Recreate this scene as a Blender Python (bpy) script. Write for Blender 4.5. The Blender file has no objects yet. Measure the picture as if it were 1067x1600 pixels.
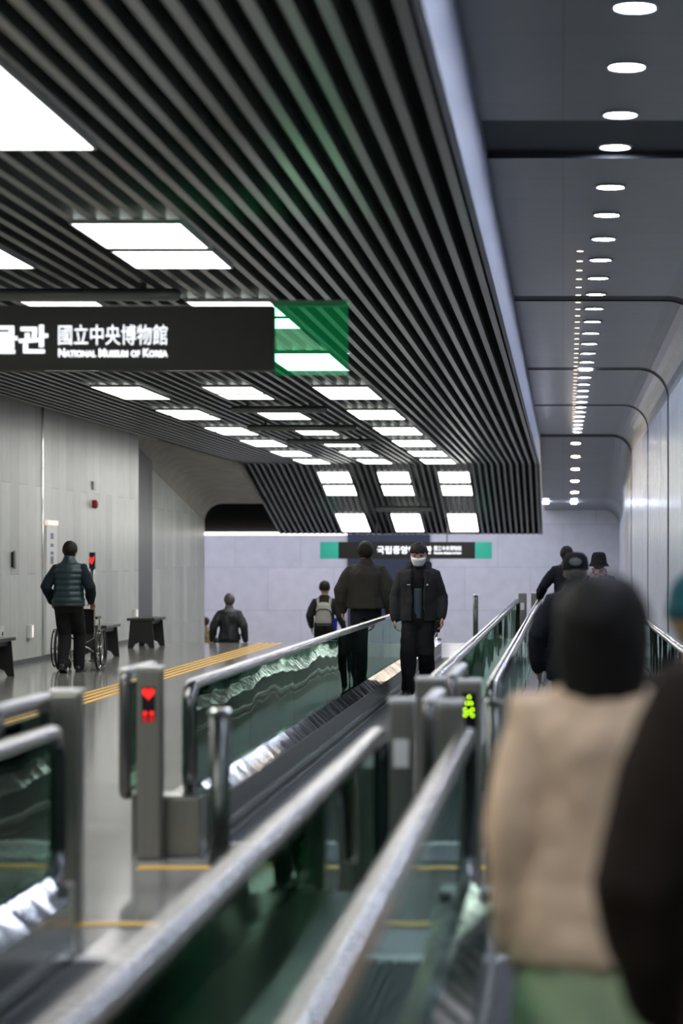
import bpy, bmesh, math, random
from mathutils import Vector, Matrix, noise
random.seed(7)
S = bpy.context.scene
C = S.collection
PI = math.pi

# ------------------------------------------------------------------ camera, world, exposure
EYE = 1.55
cam_d = bpy.data.cameras.new('camera'); cam = bpy.data.objects.new('camera', cam_d); C.objects.link(cam)
cam_d.sensor_width = 36; cam_d.sensor_height = 36; cam_d.sensor_fit = 'VERTICAL'
cam_d.lens = 85
cam_d.shift_x = -346.5/1600; cam_d.shift_y = 70/1600
cam.location = (0, 0, EYE); cam.rotation_euler = (PI/2, 0, 0)
cam_d.clip_start = .05; cam_d.clip_end = 300
cam_d.dof.use_dof = True; cam_d.dof.focus_distance = 27.0; cam_d.dof.aperture_fstop = 1.9
S.camera = cam
w = bpy.data.worlds.new('world'); S.world = w; w.use_nodes = True
w.node_tree.nodes['Background'].inputs[0].default_value = (.5, .55, .7, 1)
w.node_tree.nodes['Background'].inputs[1].default_value = .03
S.view_settings.view_transform = 'Standard'; S.view_settings.look = 'None'
S.view_settings.exposure = 0.0; S.view_settings.gamma = 1; S.view_settings.use_curve_mapping = False
PANEL_L, DOWN_L = 9.0, 210.0        # radiance of the ceiling panels / downlights
cy = S.cycles
cy.use_denoising = True; cy.max_bounces = 10; cy.transparent_max_bounces = 24
cy.glossy_bounces = 6; cy.diffuse_bounces = 4; cy.sample_clamp_indirect = 6; cy.caustics_reflective = False; cy.caustics_refractive = False

# ------------------------------------------------------------------ materials
def mat(name, col, rough=.5, metal=0., spec=.5, var=0., vscale=8., bump=0., bscale=60., emit=None, estr=0., coat=0., stretch=None):
    m = bpy.data.materials.new(name); m.use_nodes = True
    n = m.node_tree.nodes; l = m.node_tree.links; b = n['Principled BSDF']
    b.inputs['Base Color'].default_value = (*col, 1); b.inputs['Roughness'].default_value = rough
    b.inputs['Metallic'].default_value = metal; b.inputs['Specular IOR Level'].default_value = spec
    b.inputs['Coat Weight'].default_value = coat; b.inputs['Coat Roughness'].default_value = .15; b.inputs['Coat IOR'].default_value = 1.75
    tc = n.new('ShaderNodeTexCoord'); src = tc.outputs['Object']
    if stretch:
        mp = n.new('ShaderNodeMapping'); mp.inputs['Scale'].default_value = stretch
        l.new(src, mp.inputs[0]); src = mp.outputs[0]
    if var:
        t = n.new('ShaderNodeTexNoise'); t.inputs['Scale'].default_value = vscale; t.inputs['Detail'].default_value = 4
        l.new(src, t.inputs['Vector'])
        r = n.new('ShaderNodeMapRange'); r.inputs[3].default_value = 1-var; r.inputs[4].default_value = 1+var
        l.new(t.outputs['Fac'], r.inputs[0])
        mx = n.new('ShaderNodeVectorMath'); mx.operation = 'SCALE'; mx.inputs[0].default_value = col
        l.new(r.outputs[0], mx.inputs['Scale']); l.new(mx.outputs[0], b.inputs['Base Color'])
    if bump:
        t = n.new('ShaderNodeTexNoise'); t.inputs['Scale'].default_value = bscale; t.inputs['Detail'].default_value = 3
        l.new(src, t.inputs['Vector'])
        bp = n.new('ShaderNodeBump'); bp.inputs['Strength'].default_value = bump; bp.inputs['Distance'].default_value = .01
        l.new(t.outputs['Fac'], bp.inputs['Height']); l.new(bp.outputs[0], b.inputs['Normal'])
    if emit:
        b.inputs['Emission Color'].default_value = (*emit, 1); b.inputs['Emission Strength'].default_value = estr
    return m

def glass_mat(name, tint, wob=.02, refl=1.0, rough=.01, glow=None, wscale=(1, 1, 1)):
    m = bpy.data.materials.new(name); m.use_nodes = True
    n = m.node_tree.nodes; l = m.node_tree.links; n.remove(n['Principled BSDF']); out = n['Material Output']
    tr = n.new('ShaderNodeBsdfTransparent'); tr.inputs[0].default_value = (*tint, 1)
    gl = n.new('ShaderNodeBsdfGlossy'); gl.inputs['Roughness'].default_value = rough; gl.inputs[0].default_value = (.76*refl, 1.0*refl, .88*refl, 1)
    fr = n.new('ShaderNodeFresnel'); fr.inputs[0].default_value = 1.5
    mx = n.new('ShaderNodeMixShader')
    tc = n.new('ShaderNodeTexCoord'); t = n.new('ShaderNodeTexNoise'); t.inputs['Scale'].default_value = 2.2; t.inputs['Detail'].default_value = 1.5
    t.inputs['Scale'].default_value = 1.0; mp = n.new('ShaderNodeMapping'); mp.inputs['Scale'].default_value = wscale; l.new(tc.outputs['Object'], mp.inputs[0]); l.new(mp.outputs[0], t.inputs[0])
    bp = n.new('ShaderNodeBump'); bp.inputs['Strength'].default_value = wob; bp.inputs['Distance'].default_value = .1
    l.new(t.outputs['Fac'], bp.inputs['Height']); l.new(bp.outputs[0], gl.inputs['Normal'])
    l.new(fr.outputs[0], mx.inputs[0]); l.new(tr.outputs[0], mx.inputs[1]); l.new(gl.outputs[0], mx.inputs[2]); l.new(mx.outputs[0], out.inputs[0])
    if glow:      # edge-lit acrylic
        em = n.new('ShaderNodeEmission'); em.inputs[0].default_value = (*glow[0], 1); em.inputs[1].default_value = glow[1]
        ad = n.new('ShaderNodeAddShader'); l.new(mx.outputs[0], ad.inputs[0]); l.new(em.outputs[0], ad.inputs[1]); l.new(ad.outputs[0], out.inputs[0])
    return m

def brick_mat(name, c1, c2, mortar, rough, axes, bw, rh, off=.5, msize=.006, spec=.5, bump=.15, metal=0.):
    """panels / tiles; axes = which object axes become the texture's u and v"""
    m = bpy.data.materials.new(name); m.use_nodes = True
    n = m.node_tree.nodes; l = m.node_tree.links; b = n['Principled BSDF']
    tc = n.new('ShaderNodeTexCoord'); sp = n.new('ShaderNodeSeparateXYZ'); cb = n.new('ShaderNodeCombineXYZ')
    l.new(tc.outputs['Object'], sp.inputs[0]); l.new(sp.outputs[axes[0]], cb.inputs[0]); l.new(sp.outputs[axes[1]], cb.inputs[1])
    br = n.new('ShaderNodeTexBrick'); br.offset = off; br.inputs['Scale'].default_value = 1
    br.inputs['Color1'].default_value = (*c1, 1); br.inputs['Color2'].default_value = (*c2, 1); br.inputs['Mortar'].default_value = (*mortar, 1)
    br.inputs['Mortar Size'].default_value = msize; br.inputs['Brick Width'].default_value = bw; br.inputs['Row Height'].default_value = rh
    br.inputs['Bias'].default_value = 0
    l.new(cb.outputs[0], br.inputs[0])
    t = n.new('ShaderNodeTexNoise'); t.inputs['Scale'].default_value = 3; t.inputs['Detail'].default_value = 6; l.new(tc.outputs['Object'], t.inputs[0])
    r = n.new('ShaderNodeMapRange'); r.inputs[3].default_value = .85; r.inputs[4].default_value = 1.15; l.new(t.outputs['Fac'], r.inputs[0])
    mx = n.new('ShaderNodeVectorMath'); mx.operation = 'SCALE'; l.new(br.outputs['Color'], mx.inputs[0]); l.new(r.outputs[0], mx.inputs['Scale'])
    l.new(mx.outputs[0], b.inputs['Base Color'])
    b.inputs['Roughness'].default_value = rough; b.inputs['Specular IOR Level'].default_value = spec; b.inputs['Metallic'].default_value = metal
    bp = n.new('ShaderNodeBump'); bp.inputs['Strength'].default_value = bump; bp.inputs['Distance'].default_value = .004; bp.invert = True
    l.new(br.outputs['Fac'], bp.inputs['Height']); l.new(bp.outputs[0], b.inputs['Normal'])
    return m

def emis(name, col, strength, base=.8):
    return mat(name, (base, base, base), .4, emit=col, estr=strength)

def ribbed_mat(name, col, rough, metal, axis, freq, strength, dist=.02):
    m = mat(name, col, rough, metal, var=.3, vscale=3.2, stretch=(1, 1, .02))
    n = m.node_tree.nodes; l = m.node_tree.links; b = n['Principled BSDF']
    tc = n.new('ShaderNodeTexCoord'); wv = n.new('ShaderNodeTexWave'); wv.wave_type = 'BANDS'; wv.bands_direction = axis
    wv.inputs['Scale'].default_value = freq; wv.inputs['Distortion'].default_value = 1.2; wv.inputs['Detail'].default_value = 2; wv.inputs['Detail Scale'].default_value = .6
    mp = n.new('ShaderNodeMapping'); mp.inputs['Scale'].default_value = (1, 1, .02)
    l.new(tc.outputs['Object'], mp.inputs[0]); l.new(mp.outputs[0], wv.inputs[0])
    bp = n.new('ShaderNodeBump'); bp.inputs['Strength'].default_value = strength; bp.inputs['Distance'].default_value = dist
    l.new(wv.outputs['Fac'], bp.inputs['Height']); l.new(bp.outputs[0], b.inputs['Normal'])
    return m

M = {}
M['floor'] = brick_mat('stone_floor', (.19, .19, .18), (.27, .27, .25), (.08, .08, .077), .14, (0, 1), 1.2, .3, msize=.008, spec=.6)
M['wall_left'] = brick_mat('left_wall_panels', (.44, .465, .44), (.60, .62, .585), (.30, .31, .30), .33, (2, 1), 2.6, .55, msize=.006, spec=.4)
M['wall_right'] = ribbed_mat('right_wall_metal', (.68, .70, .74), .24, .4, 'Y', .75, 1.0, .06)
M['wall_end'] = brick_mat('end_wall_panels', (.66, .66, .70), (.70, .70, .73), (.55, .55, .60), .45, (0, 2), 1.9, 1.25, msize=.012, spec=.4, bump=.05)
M['concrete'] = mat('concrete', (.33, .31, .265), .7, var=.3, vscale=3, bump=.2, bscale=20)
M['ceil_right'] = brick_mat('ceiling_panels', (.135, .16, .168), (.152, .178, .186), (.085, .10, .105), .30, (0, 1), 4., 1.02, off=0, msize=.008, spec=.5)
M['band'] = mat('dark_groove', (.022, .025, .03), .6, var=.2)
M['fascia'] = mat('fascia_metal', (.20, .215, .29), .5, .25, var=.15, vscale=14, bump=.15, bscale=30)
M['slat'] = mat('slat_metal', (.13, .146, .139), .33, .3, var=.2, vscale=2, stretch=(1, .1, 1))
M['void'] = mat('black_void', (.004, .004, .005), .9, var=.2)
M['panel'] = emis('panel_light', (1, .985, .95), PANEL_L)
M['frame'] = mat('white_frame', (.5, .5, .5), .4, var=.05)
M['down'] = emis('downlight_lens', (.73, .81, 1), DOWN_L)
M['down_warm'] = emis('downlight_warm', (1, .84, .6), DOWN_L*.6)
M['steel'] = mat('brushed_steel', (.42, .42, .39), .28, .9, var=.12, vscale=30, stretch=(1, 1, .05))
M['steel_dk'] = mat('post_steel', (.27, .27, .24), .32, .8, var=.15, vscale=30, stretch=(1, 1, .05))
M['pale_cap'] = mat('pale_cap', (.78, .78, .76), .4, .3, var=.05)
M['bollard'] = mat('bollard_steel', (.10, .11, .10), .25, .8, var=.15, vscale=30, stretch=(1, 1, .05))
M['deck'] = mat('deck_steel', (.60, .61, .62), .09, 1.0, var=.15, vscale=6, bump=.9, bscale=5, stretch=(.3, 1, .3))
M['skirt'] = mat('skirt_steel', (.16, .165, .16), .25, .8, var=.2, vscale=14, stretch=(1, 1, .1))
M['rubber'] = mat('handrail_rubber', (.014, .014, .014), .24, spec=1.0, var=.2, coat=1.0)
M['rub_black'] = mat('black_rubber', (.01, .01, .011), .5, var=.2)
M['glass'] = glass_mat('balustrade_glass', (.50, .86, .72), .16, wscale=(.8, .55, .9))
M['belt'] = ribbed_mat('belt_pallet', (.035, .038, .045), .45, .3, 'X', 16, .7, .006)
M['comb'] = mat('comb_steel', (.5, .5, .52), .25, .85, var=.15, vscale=30, stretch=(.1, 1, 1))
M['yellow'] = mat('yellow_strip', (.90, .52, .08), .45, var=.12, vscale=20)
M['sign'] = mat('sign_face', (.022, .022, .018), .5, spec=.25, var=.1)
M['sign2'] = mat('far_sign_face', (.012, .012, .012), .3, var=.1)
M['letters'] = emis('lit_letters', (.90, .94, 1), 1.5)
M['green_glass'] = glass_mat('green_acrylic', (.40, .84, .58), .0, refl=.25, glow=((.02, .5, .18), .08))
M['green_tray'] = mat('green_tray', (.02, .22, .09), .5, var=.1)
M['green_edge'] = emis('green_edge_light', (.05, .9, .3), 16.0)
M['teal'] = mat('teal_end', (.03, .36, .28), .35, var=.06, emit=(.03, .4, .3), estr=.45)
M['rod'] = mat('hanger_rod', (.06, .06, .06), .4, .6, var=.1)
M['bench'] = mat('bench_black', (.014, .014, .015), .4, var=.2)
M['bench_top'] = mat('bench_top', (.035, .034, .032), .3, var=.2)
M['red'] = mat('alarm_red', (.35, .02, .03), .35, var=.1)
M['white'] = mat('white_plastic', (.75, .76, .74), .35, var=.05)
M['red_led'] = emis('red_led', (1, .012, .008), 1.7, .01)
M['red_led2'] = emis('red_led_dim', (1, .008, .015), .55, .01)
M['green_led'] = emis('green_led', (.50, .95, .01), 13., .01)
M['disp'] = mat('display_black', (.006, .006, .008), .25, var=.1)
M['chrome'] = mat('chrome', (.62, .64, .62), .18, .95, var=.1)
M['darkwall'] = mat('dark_doorway', (.035, .045, .075), .5, var=.1)
M['pillar'] = mat('pillar_dark', (.10, .11, .11), .4, var=.15)
M['beige_lit'] = emis('lit_plate', (1, .86, .72), .6)
M['ink'] = mat('blue_ink', (.16, .20, .32), .5, var=.1)
M['tiny'] = emis('tiny_warm_lens', (1, .82, .58), 2.0)  # glow imitating warm reflections in the ceiling panels
M['strip'] = emis('strip_light', (1, .92, .82), 5.0)
M['washer'] = emis('wall_washer', (.80, .80, 1), 45.0)  # glow of the light added for the end wall

def fab(name, col, var=.18, rough=.9, bump=.25, bs=180):
    return mat(name, col, rough, spec=.25, var=var, vscale=10, bump=bump, bscale=bs)
M['skin'] = mat('skin', (.46, .25, .17), .5, var=.08, vscale=14)
M['hair'] = mat('black_hair', (.008, .007, .006), .62, spec=.25, var=.3, vscale=40, bump=.6, bscale=70, stretch=(1, 1, .15))
M['hair_grey'] = mat('grey_hair', (.09, .085, .08), .5, var=.35, vscale=40, bump=.5, bscale=70, stretch=(1, 1, .15))
M['hair_brown'] = mat('brown_hair', (.06, .03, .015), .45, var=.3, vscale=40, bump=.5, bscale=70, stretch=(1, 1, .15))
M['hair_tan'] = mat('tan_hair', (.30, .19, .09), .45, var=.3, vscale=40, bump=.5, bscale=70, stretch=(1, 1, .15))
M['black_cloth'] = fab('black_cloth', (.010, .010, .011))
M['navy_cloth'] = fab('navy_cloth', (.010, .012, .018))
M['char_cloth'] = fab('charcoal_cloth', (.022, .023, .024))
M['vest'] = mat('teal_puffer', (.007, .027, .034), .45, var=.2, vscale=6, bump=.15, bscale=40)
M['sleeve'] = fab('navy_knit', (.008, .016, .024))
M['leather'] = mat('black_leather', (.016, .018, .020), .38, var=.25, vscale=8, bump=.2, bscale=60)
M['grey_cloth'] = fab('grey_cloth', (.13, .14, .14))
M['olive_cloth'] = fab('dark_olive_cloth', (.032, .030, .024))
M['beige_cloth'] = fab('beige_wool', (.80, .59, .40), .08)
M['mint_cloth'] = fab('mint_cloth', (.50, .62, .36), .1)
M['brown_fur'] = fab('dark_brown_coat', (.020, .013, .009), .3)
M['teal_knit'] = fab('teal_knit', (.012, .075, .09))
M['yel_cloth'] = fab('pale_yellow_print', (.42, .34, .17), .6)
M['slate'] = fab('slate_shirt', (.055, .085, .10))
M['mask'] = fab('white_mask', (.78, .80, .82), .04)
M['shoe'] = mat('black_shoe', (.010, .010, .012), .4, var=.2)
M['shoe_white'] = mat('white_sole', (.7, .71, .74), .45, var=.05)
M['pack'] = fab('grey_backpack', (.34, .34, .30), .1)
M['pack_dk'] = fab('backpack_trim', (.03, .035, .03))
M['blue'] = fab('blue_cloth', (.02, .03, .22))
M['plaid'] = None
def plaid():
    m = fab('plaid_scarf', (.5, .2, .24)); n = m.node_tree.nodes; l = m.node_tree.links; b = n['Principled BSDF']
    tc = n.new('ShaderNodeTexCoord'); ck = n.new('ShaderNodeTexChecker'); ck.inputs['Scale'].default_value = 16
    ck.inputs[1].default_value = (.55, .42, .42, 1); ck.inputs[2].default_value = (.28, .03, .06, 1)
    l.new(tc.outputs['Object'], ck.inputs[0]); l.new(ck.outputs[0], b.inputs['Base Color']); return m
M['plaid'] = plaid()

# ------------------------------------------------------------------ mesh helpers
def bx(bm, x0, x1, y0, y1, z0, z1):
    vs = [bm.verts.new((x, y, z)) for z in (z0, z1) for y in (y0, y1) for x in (x0, x1)]
    for f in ((0, 2, 3, 1), (4, 5, 7, 6), (0, 1, 5, 4), (2, 6, 7, 3), (0, 4, 6, 2), (1, 3, 7, 5)):
        bm.faces.new([vs[i] for i in f])
def prism(bm, pts, vec):
    """closed polygon pts (3d) extruded along vec"""
    vec = Vector(vec); a = [bm.verts.new(p) for p in pts]; b = [bm.verts.new(Vector(p)+vec) for p in pts]
    n = len(pts)
    try:
        bm.faces.new(a); bm.faces.new(list(reversed(b)))
    except ValueError: pass
    for i in range(n): bm.faces.new((a[i], b[i], b[(i+1) % n], a[(i+1) % n]))
def rings_loft(bm, rings, cap=True):
    rv = [[bm.verts.new(p) for p in r] for r in rings]; n = len(rv[0])
    for a, b in zip(rv, rv[1:]):
        for i in range(n): bm.faces.new((a[i], a[(i+1) % n], b[(i+1) % n], b[i]))
    if cap:
        bm.faces.new(list(reversed(rv[0]))); bm.faces.new(rv[-1])
def ring(c, rx, ry, n=16, u=(1, 0, 0), v=(0, 1, 0)):
    c = Vector(c); u = Vector(u); v = Vector(v)
    return [c+u*rx*math.cos(2*PI*i/n)+v*ry*math.sin(2*PI*i/n) for i in range(n)]
def tube(bm, pts, rad, n=10, round_ends=False, closed=False, flat=1.0):
    pts = [Vector(p) for p in pts]
    if not hasattr(rad, '__len__'): rad = [rad]*len(pts)
    rad = list(rad)
    if round_ends:
        d0 = (pts[0]-pts[1]).normalized(); d1 = (pts[-1]-pts[-2]).normalized(); r0, r1 = rad[0], rad[-1]
        pre = [(pts[0]+d0*r0*math.sin(a), r0*max(math.cos(a), .08)) for a in (1.5, 1.1, .6)]
        post = [(pts[-1]+d1*r1*math.sin(a), r1*max(math.cos(a), .08)) for a in (.6, 1.1, 1.5)]
        pts = [p for p, _ in pre]+pts+[p for p, _ in post]; rad = [r for _, r in pre]+rad+[r for _, r in post]
    up = Vector((0, 0, 1)); rings = []; prev = None; N = len(pts)
    for i, p in enumerate(pts):
        if closed: t = (pts[(i+1) % N]-pts[i-1]).normalized()
        else: t = (pts[min(i+1, N-1)]-pts[max(i-1, 0)]).normalized()
        if prev is None:
            a = Vector((1, 0, 0)) if abs(t.x) < .9 else Vector((0, 1, 0))
            u = (a-t*a.dot(t)).normalized()
        else: u = (prev-t*prev.dot(t)).normalized()
        prev = u; v = t.cross(u)
        rings.append(ring(p, rad[i], rad[i]*flat, n, u, v))
    if closed:
        rings.append(rings[0]); rv = [[bm.verts.new(q) for q in r] for r in rings[:-1]]; rv.append(rv[0])
        for a, b in zip(rv, rv[1:]):
            for i in range(n): bm.faces.new((a[i], a[(i+1) % n], b[(i+1) % n], b[i]))
    else: rings_loft(bm, rings)
def ellipsoid(bm, c, r, n=20, m=12, f=None):
    c = Vector(c); rings = []
    for j in range(m+1):
        th = PI*(.02+.96*j/m); rg = []
        for i in range(n):
            ph = 2*PI*i/n; d = Vector((math.sin(th)*math.cos(ph), math.sin(th)*math.sin(ph), -math.cos(th)))
            p = c+Vector((d.x*r[0], d.y*r[1], d.z*r[2]))
            if f: p = f(p, d)
            rg.append(p)
        rings.append(rg)
    rings_loft(bm, rings)
def obj(name, bm, m, parent=None, smooth=False, bevel=0.):
    bmesh.ops.recalc_face_normals(bm, faces=bm.faces)
    me = bpy.data.meshes.new(name); bm.to_mesh(me); bm.free()
    o = bpy.data.objects.new(name, me); C.objects.link(o)
    for mm in (m if isinstance(m, (list, tuple)) else [m]): me.materials.append(mm)
    if smooth:
        for p in me.polygons: p.use_smooth = True
    if bevel:
        b = o.modifiers.new('bevel', 'BEVEL'); b.width = bevel; b.segments = 2; b.limit_method = 'ANGLE'
    if parent: o.parent = parent
    return o
def box(name, x0, x1, y0, y1, z0, z1, m, parent=None, bevel=0.):
    bm = bmesh.new(); bx(bm, x0, x1, y0, y1, z0, z1); return obj(name, bm, m, parent, bevel=bevel)
def thing(name, label, cat, loc=(0, 0, 0), rz=0, group=None):
    o = bpy.data.objects.new(name, None); C.objects.link(o); o.location = loc; o.rotation_euler = (0, 0, rz); o.empty_display_size = .1
    return tag(o, label, cat, group)
def tag(o, label, cat, group=None):
    o['label'] = label; o['category'] = cat; o['kind'] = 'thing'
    if group: o['group'] = group
    return o
def struct(o, label=None, cat=None):
    o['kind'] = 'structure'
    if label: o['label'] = label
    o['category'] = cat or o.name.split('_')[0].split('.')[0]
    return o
def ordinal(k):
    return ['first', 'second', 'third', 'fourth', 'fifth', 'sixth', 'seventh', 'eighth', 'ninth', 'tenth', 'eleventh', 'twelfth'][k-1] if k <= 12 else '%d%s' % (k, {1: 'st', 2: 'nd', 3: 'rd'}.get(k % 10, 'th') if k not in (11, 12, 13) else 'th')
def textmesh(name, body, size, m, parent, x, z, y, width=None, bold=.0, small_caps=False, mirror=False):
    cu = bpy.data.curves.new(name, 'FONT'); cu.body = body; cu.size = size; cu.offset = bold; cu.extrude = .003
    if small_caps:
        for f in cu.body_format: f.use_small_caps = True
    t = bpy.data.objects.new(name, cu); C.objects.link(t)
    dg = bpy.context.evaluated_depsgraph_get(); me = bpy.data.meshes.new_from_object(t.evaluated_get(dg)); bpy.data.objects.remove(t)
    xs = [v.co.x for v in me.vertices]; zs = [v.co.y for v in me.vertices]
    k = width/(max(xs)-min(xs)) if width else 1; k2 = size/(max(zs)-min(zs)); x0 = min(xs); z0 = min(zs)
    for v in me.vertices:
        v.co = Vector((x+(v.co.x-x0)*k, y+v.co.z, z+(v.co.y-z0)*k2))
    me.materials.clear(); me.materials.append(m)
    o = bpy.data.objects.new(name, me); C.objects.link(o); o.parent = parent
    return o

# ------------------------------------------------------------------ the setting
WL, WL2, WR = -7.8, -8.9, 1.6
ZS = 3.70           # underside of the slats
ZC = 4.42           # right-hand ceiling
FX = -.545          # fascia
EDGE = 43.5         # top of the stairs
LOW = -1.75
Y0 = -5.0
bm = bmesh.new(); bx(bm, WL-.3, WR+.3, Y0, EDGE, -.4, 0)
struct(obj('floor', bm, M['floor']), 'grey polished stone concourse floor')
bm = bmesh.new()
for i in range(10):
    bx(bm, WL2-.3, WR+.3, EDGE+.31*i, EDGE+.31*(i+1), LOW-.4, -.175*(i+1))
bx(bm, -16, WR+.3, EDGE+3.1, 72, LOW-.4, LOW)
struct(obj('floor_lower', bm, M['floor']), 'stairs and lower floor beyond the concourse edge', 'floor')
# left wall, stepping outward after 44.4 m
bm = bmesh.new(); bx(bm, WL-.3, WL, Y0, 44.4, -.0, 4.1); struct(obj('wall_left', bm, M['wall_left']), 'pale grey panelled wall on the left')
bm = bmesh.new(); bx(bm, WL2-.3, WL2, 44.4, 60.0, LOW, 4.6); bx(bm, WL2, WL-.3, 44.1, 44.4, LOW, 4.1)
struct(obj('wall_left_far', bm, M['wall_left']), 'grey wall beside the stairs', 'wall')
box('trim_1', WL2, WL2+.03, 50.2, 52.2, LOW, 4.6, M['pillar']); struct(bpy.data.objects['trim_1'], 'dark vertical band on the left wall')
bm = bmesh.new(); bx(bm, WL, WL+.02, Y0, 44.4, 0, .07); struct(obj('baseboard_left', bm, M['pillar']), 'dark skirting along the left wall')
bm = bmesh.new(); bx(bm, WL, WL+.012, 36.15, 36.25, 0, 4.0); struct(obj('trim_2', bm, M['chrome']), 'bright vertical joint strip on the left wall')
# sloping concrete soffit over the stairs (cove into the wall)
bm = bmesh.new()
pts = []
for i in range(9):
    a = i/8*PI/2; pts.append((WL2+.45-.45*math.cos(a), -.45+.45*math.sin(a)))
prof = [(x, z) for x, z in pts]+[(-7.42, 0), (-7.42, .3), (WL2-.2, .3), (WL2-.2, -.45)]
rgs = []
for y, z in ((46.0, 4.2+.35), (50.0, 4.2), (60.0, 2.87)):
    rgs.append([Vector((x, y, z+dz)) for x, dz in prof])
rings_loft(bm, rgs)
struct(obj('ceiling_stairs', bm, M['concrete'], smooth=False), 'sloping concrete soffit above the stairs', 'ceiling')
bm = bmesh.new(); bx(bm, -16, -5.75, 64.2, 64.5, 2.2, 4.6)
struct(obj('trim_3', bm, M['void']), 'black bulkhead above the bright strip light', 'trim')
# end wall
bm = bmesh.new(); bx(bm, -16, WR+.3, 70, 70.3, LOW, 4.2); struct(obj('wall_end', bm, M['wall_end']), 'bright lavender-white panelled end wall', 'wall')
bm = bmesh.new(); bx(bm, -6.24, -3.85, 69.9, 70, LOW, 2.2); struct(obj('door_1', bm, M['darkwall']), 'dark blue-grey doorway in the end wall', 'door')
# right ceiling + cove + wall as one lofted profile, with recessed dark bands
def prof_right(off, zc):
    R = .45; p = [(FX, zc+off)]
    p.append((WR-R, zc+off))
    for i in range(1, 9):
        a = i/8*PI/2; p.append((WR-R+(R+off)*math.sin(a), zc-R+(R+off)*math.cos(a)))
    return p
def zc_at(y):
    if y <= 57: return ZC
    if y <= 65: return ZC-.1625*(y-57)
    return ZC-1.3-.044*(y-65)
bands = [(15.9, 17.42), (26.6, 27.15), (36.6, 37.15), (45.5, 46.0), (56.6, 57.2)]
cuts = sorted({Y0, 57, 65, 70}|{v for b in bands for v in b})
bmC = bmesh.new(); bmB = bmesh.new(); bmW = bmesh.new()
def quadstrip(bm, pa, pb):
    for i in range(len(pa)-1):
        a, b, c, d = pa[i], pa[i+1], pb[i+1], pb[i]
        bm.faces.new([bm.verts.new(v) for v in (a, b, c, d)])
for a, b in zip(cuts, cuts[1:]):
    isb = any(abs(a-p) < 1e-4 or p < (a+b)/2 < q for p, q in bands)
    off = (.05 if b-a > .8 else .012) if isb else 0
    pa = [Vector((x, a, z)) for x, z in prof_right(off, zc_at(a))]; pb = [Vector((x, b, z)) for x, z in prof_right(off, zc_at(b))]
    quadstrip(bmB if isb else bmC, pa, pb)
    wa, wb = pa[-1], pb[-1]
    quadstrip(bmB if isb and (b-a) < .8 else bmW, [wa, Vector((WR+off, a, LOW))], [wb, Vector((WR+off, b, LOW))])
    if isb:      # little returns at the groove's sides
        for y in (a, b):
            quadstrip(bmB, [Vector((x, y, z)) for x, z in prof_right(0, zc_at(y))]+[Vector((WR, y, LOW))], [Vector((x, y, z)) for x, z in prof_right(off, zc_at(y))]+[Vector((WR+off, y, LOW))])
for nm, b_, mm, lb, ct in (('ceiling_right', bmC, M['ceil_right'], 'dark blue-grey coved ceiling on the right', 'ceiling'), ('trim_4', bmB, M['band'], 'dark cross grooves of the right-hand ceiling', 'trim'), ('wall_right', bmW, M['wall_right'], 'shiny ribbed metal wall on the right', 'wall')):
    bmesh.ops.remove_doubles(b_, verts=b_.verts, dist=1e-4); o = obj(nm, b_, mm)
    struct(o, lb, ct)
bm = bmesh.new(); bx(bm, FX-.04, FX, Y0, 56.3, ZS, ZC+.1)
prism(bm, [(FX-.04, 56.3, ZS), (FX-.04, 63.9, 2.14), (FX-.04, 63.9, 3.6), (FX-.04, 56.3, ZC+.1)], (.04, 0, 0))
struct(obj('trim_5', bm, M['fascia']), 'bluish metal fascia at the edge of the slatted ceiling', 'trim')
# slatted ceiling: flat run, then the run that slopes down
bm = bmesh.new(); x = FX-.06; PITCH = .148; SL = (2.14-ZS)/(63.7-56)
while x > -7.43:
    bx(bm, x-.055, x, Y0, 56.0, ZS, ZS+.11)
    prism(bm, [(x, 56, ZS), (x, 63.7, 2.14), (x, 63.7, 2.25), (x, 56, ZS+.11)], (-.055, 0, 0))
    x -= PITCH
struct(obj('ceiling_slatted', bm, M['slat']), 'dark metal slatted ceiling over the left concourse', 'ceiling')
bm = bmesh.new(); bx(bm, -7.8, FX-.05, Y0, 56.2, ZS+.36, ZS+.44)
prism(bm, [(-7.44, 56.2, ZS+.36), (-7.44, 64.0, 2.45), (-7.44, 64.0, 2.55), (-7.44, 56.2, ZS+.46)], (7.44+FX-.05, 0, 0))
bx(bm, -7.44, FX-.05, 63.9, 64.1, 2.16, 4.2)
bx(bm, -7.47, -7.42, 44.4, 56.2, ZS, ZS+.4)
struct(obj('ceiling_plenum', bm, M['void']), 'black void above the slats', 'ceiling')

# ------------------------------------------------------------------ ceiling light panels
COL = {'right-hand': (-3.15, -2.43), 'middle': (-4.53, -3.88), 'left-hand': (-5.92, -5.28)}
ROWS = [10.2, 15.4, 20.1, 25.2, 30.2, 35.0, 39.7, 44.1, 48.6, 52.7]
KIND = {'right-hand': 'SDDSSDDSSS', 'middle': 'SSSSDSDSSS', 'left-hand': 'SSSSSDDSSS'}
def light_panel(x0, x1, y0, y1, label):
    t = thing('ceiling_light_panel', label, 'ceiling light', ((x0+x1)/2, (y0+y1)/2, ZS-.03), 0, 'light panels in the slatted ceiling')
    hx, hy = (x1-x0)/2, (y1-y0)/2
    bm = bmesh.new()
    for a in ((-hx, hx, -hy, -hy+.015), (-hx, hx, hy-.015, hy), (-hx, -hx+.015, -hy+.015, hy-.015), (hx-.015, hx, -hy+.015, hy-.015)): bx(bm, *a, 0, .03)
    obj('frame', bm, M['frame'], t); box('diffuser', -hx+.015, hx-.015, -hy+.015, hy-.015, .004, .03, M['panel'], t)
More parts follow.
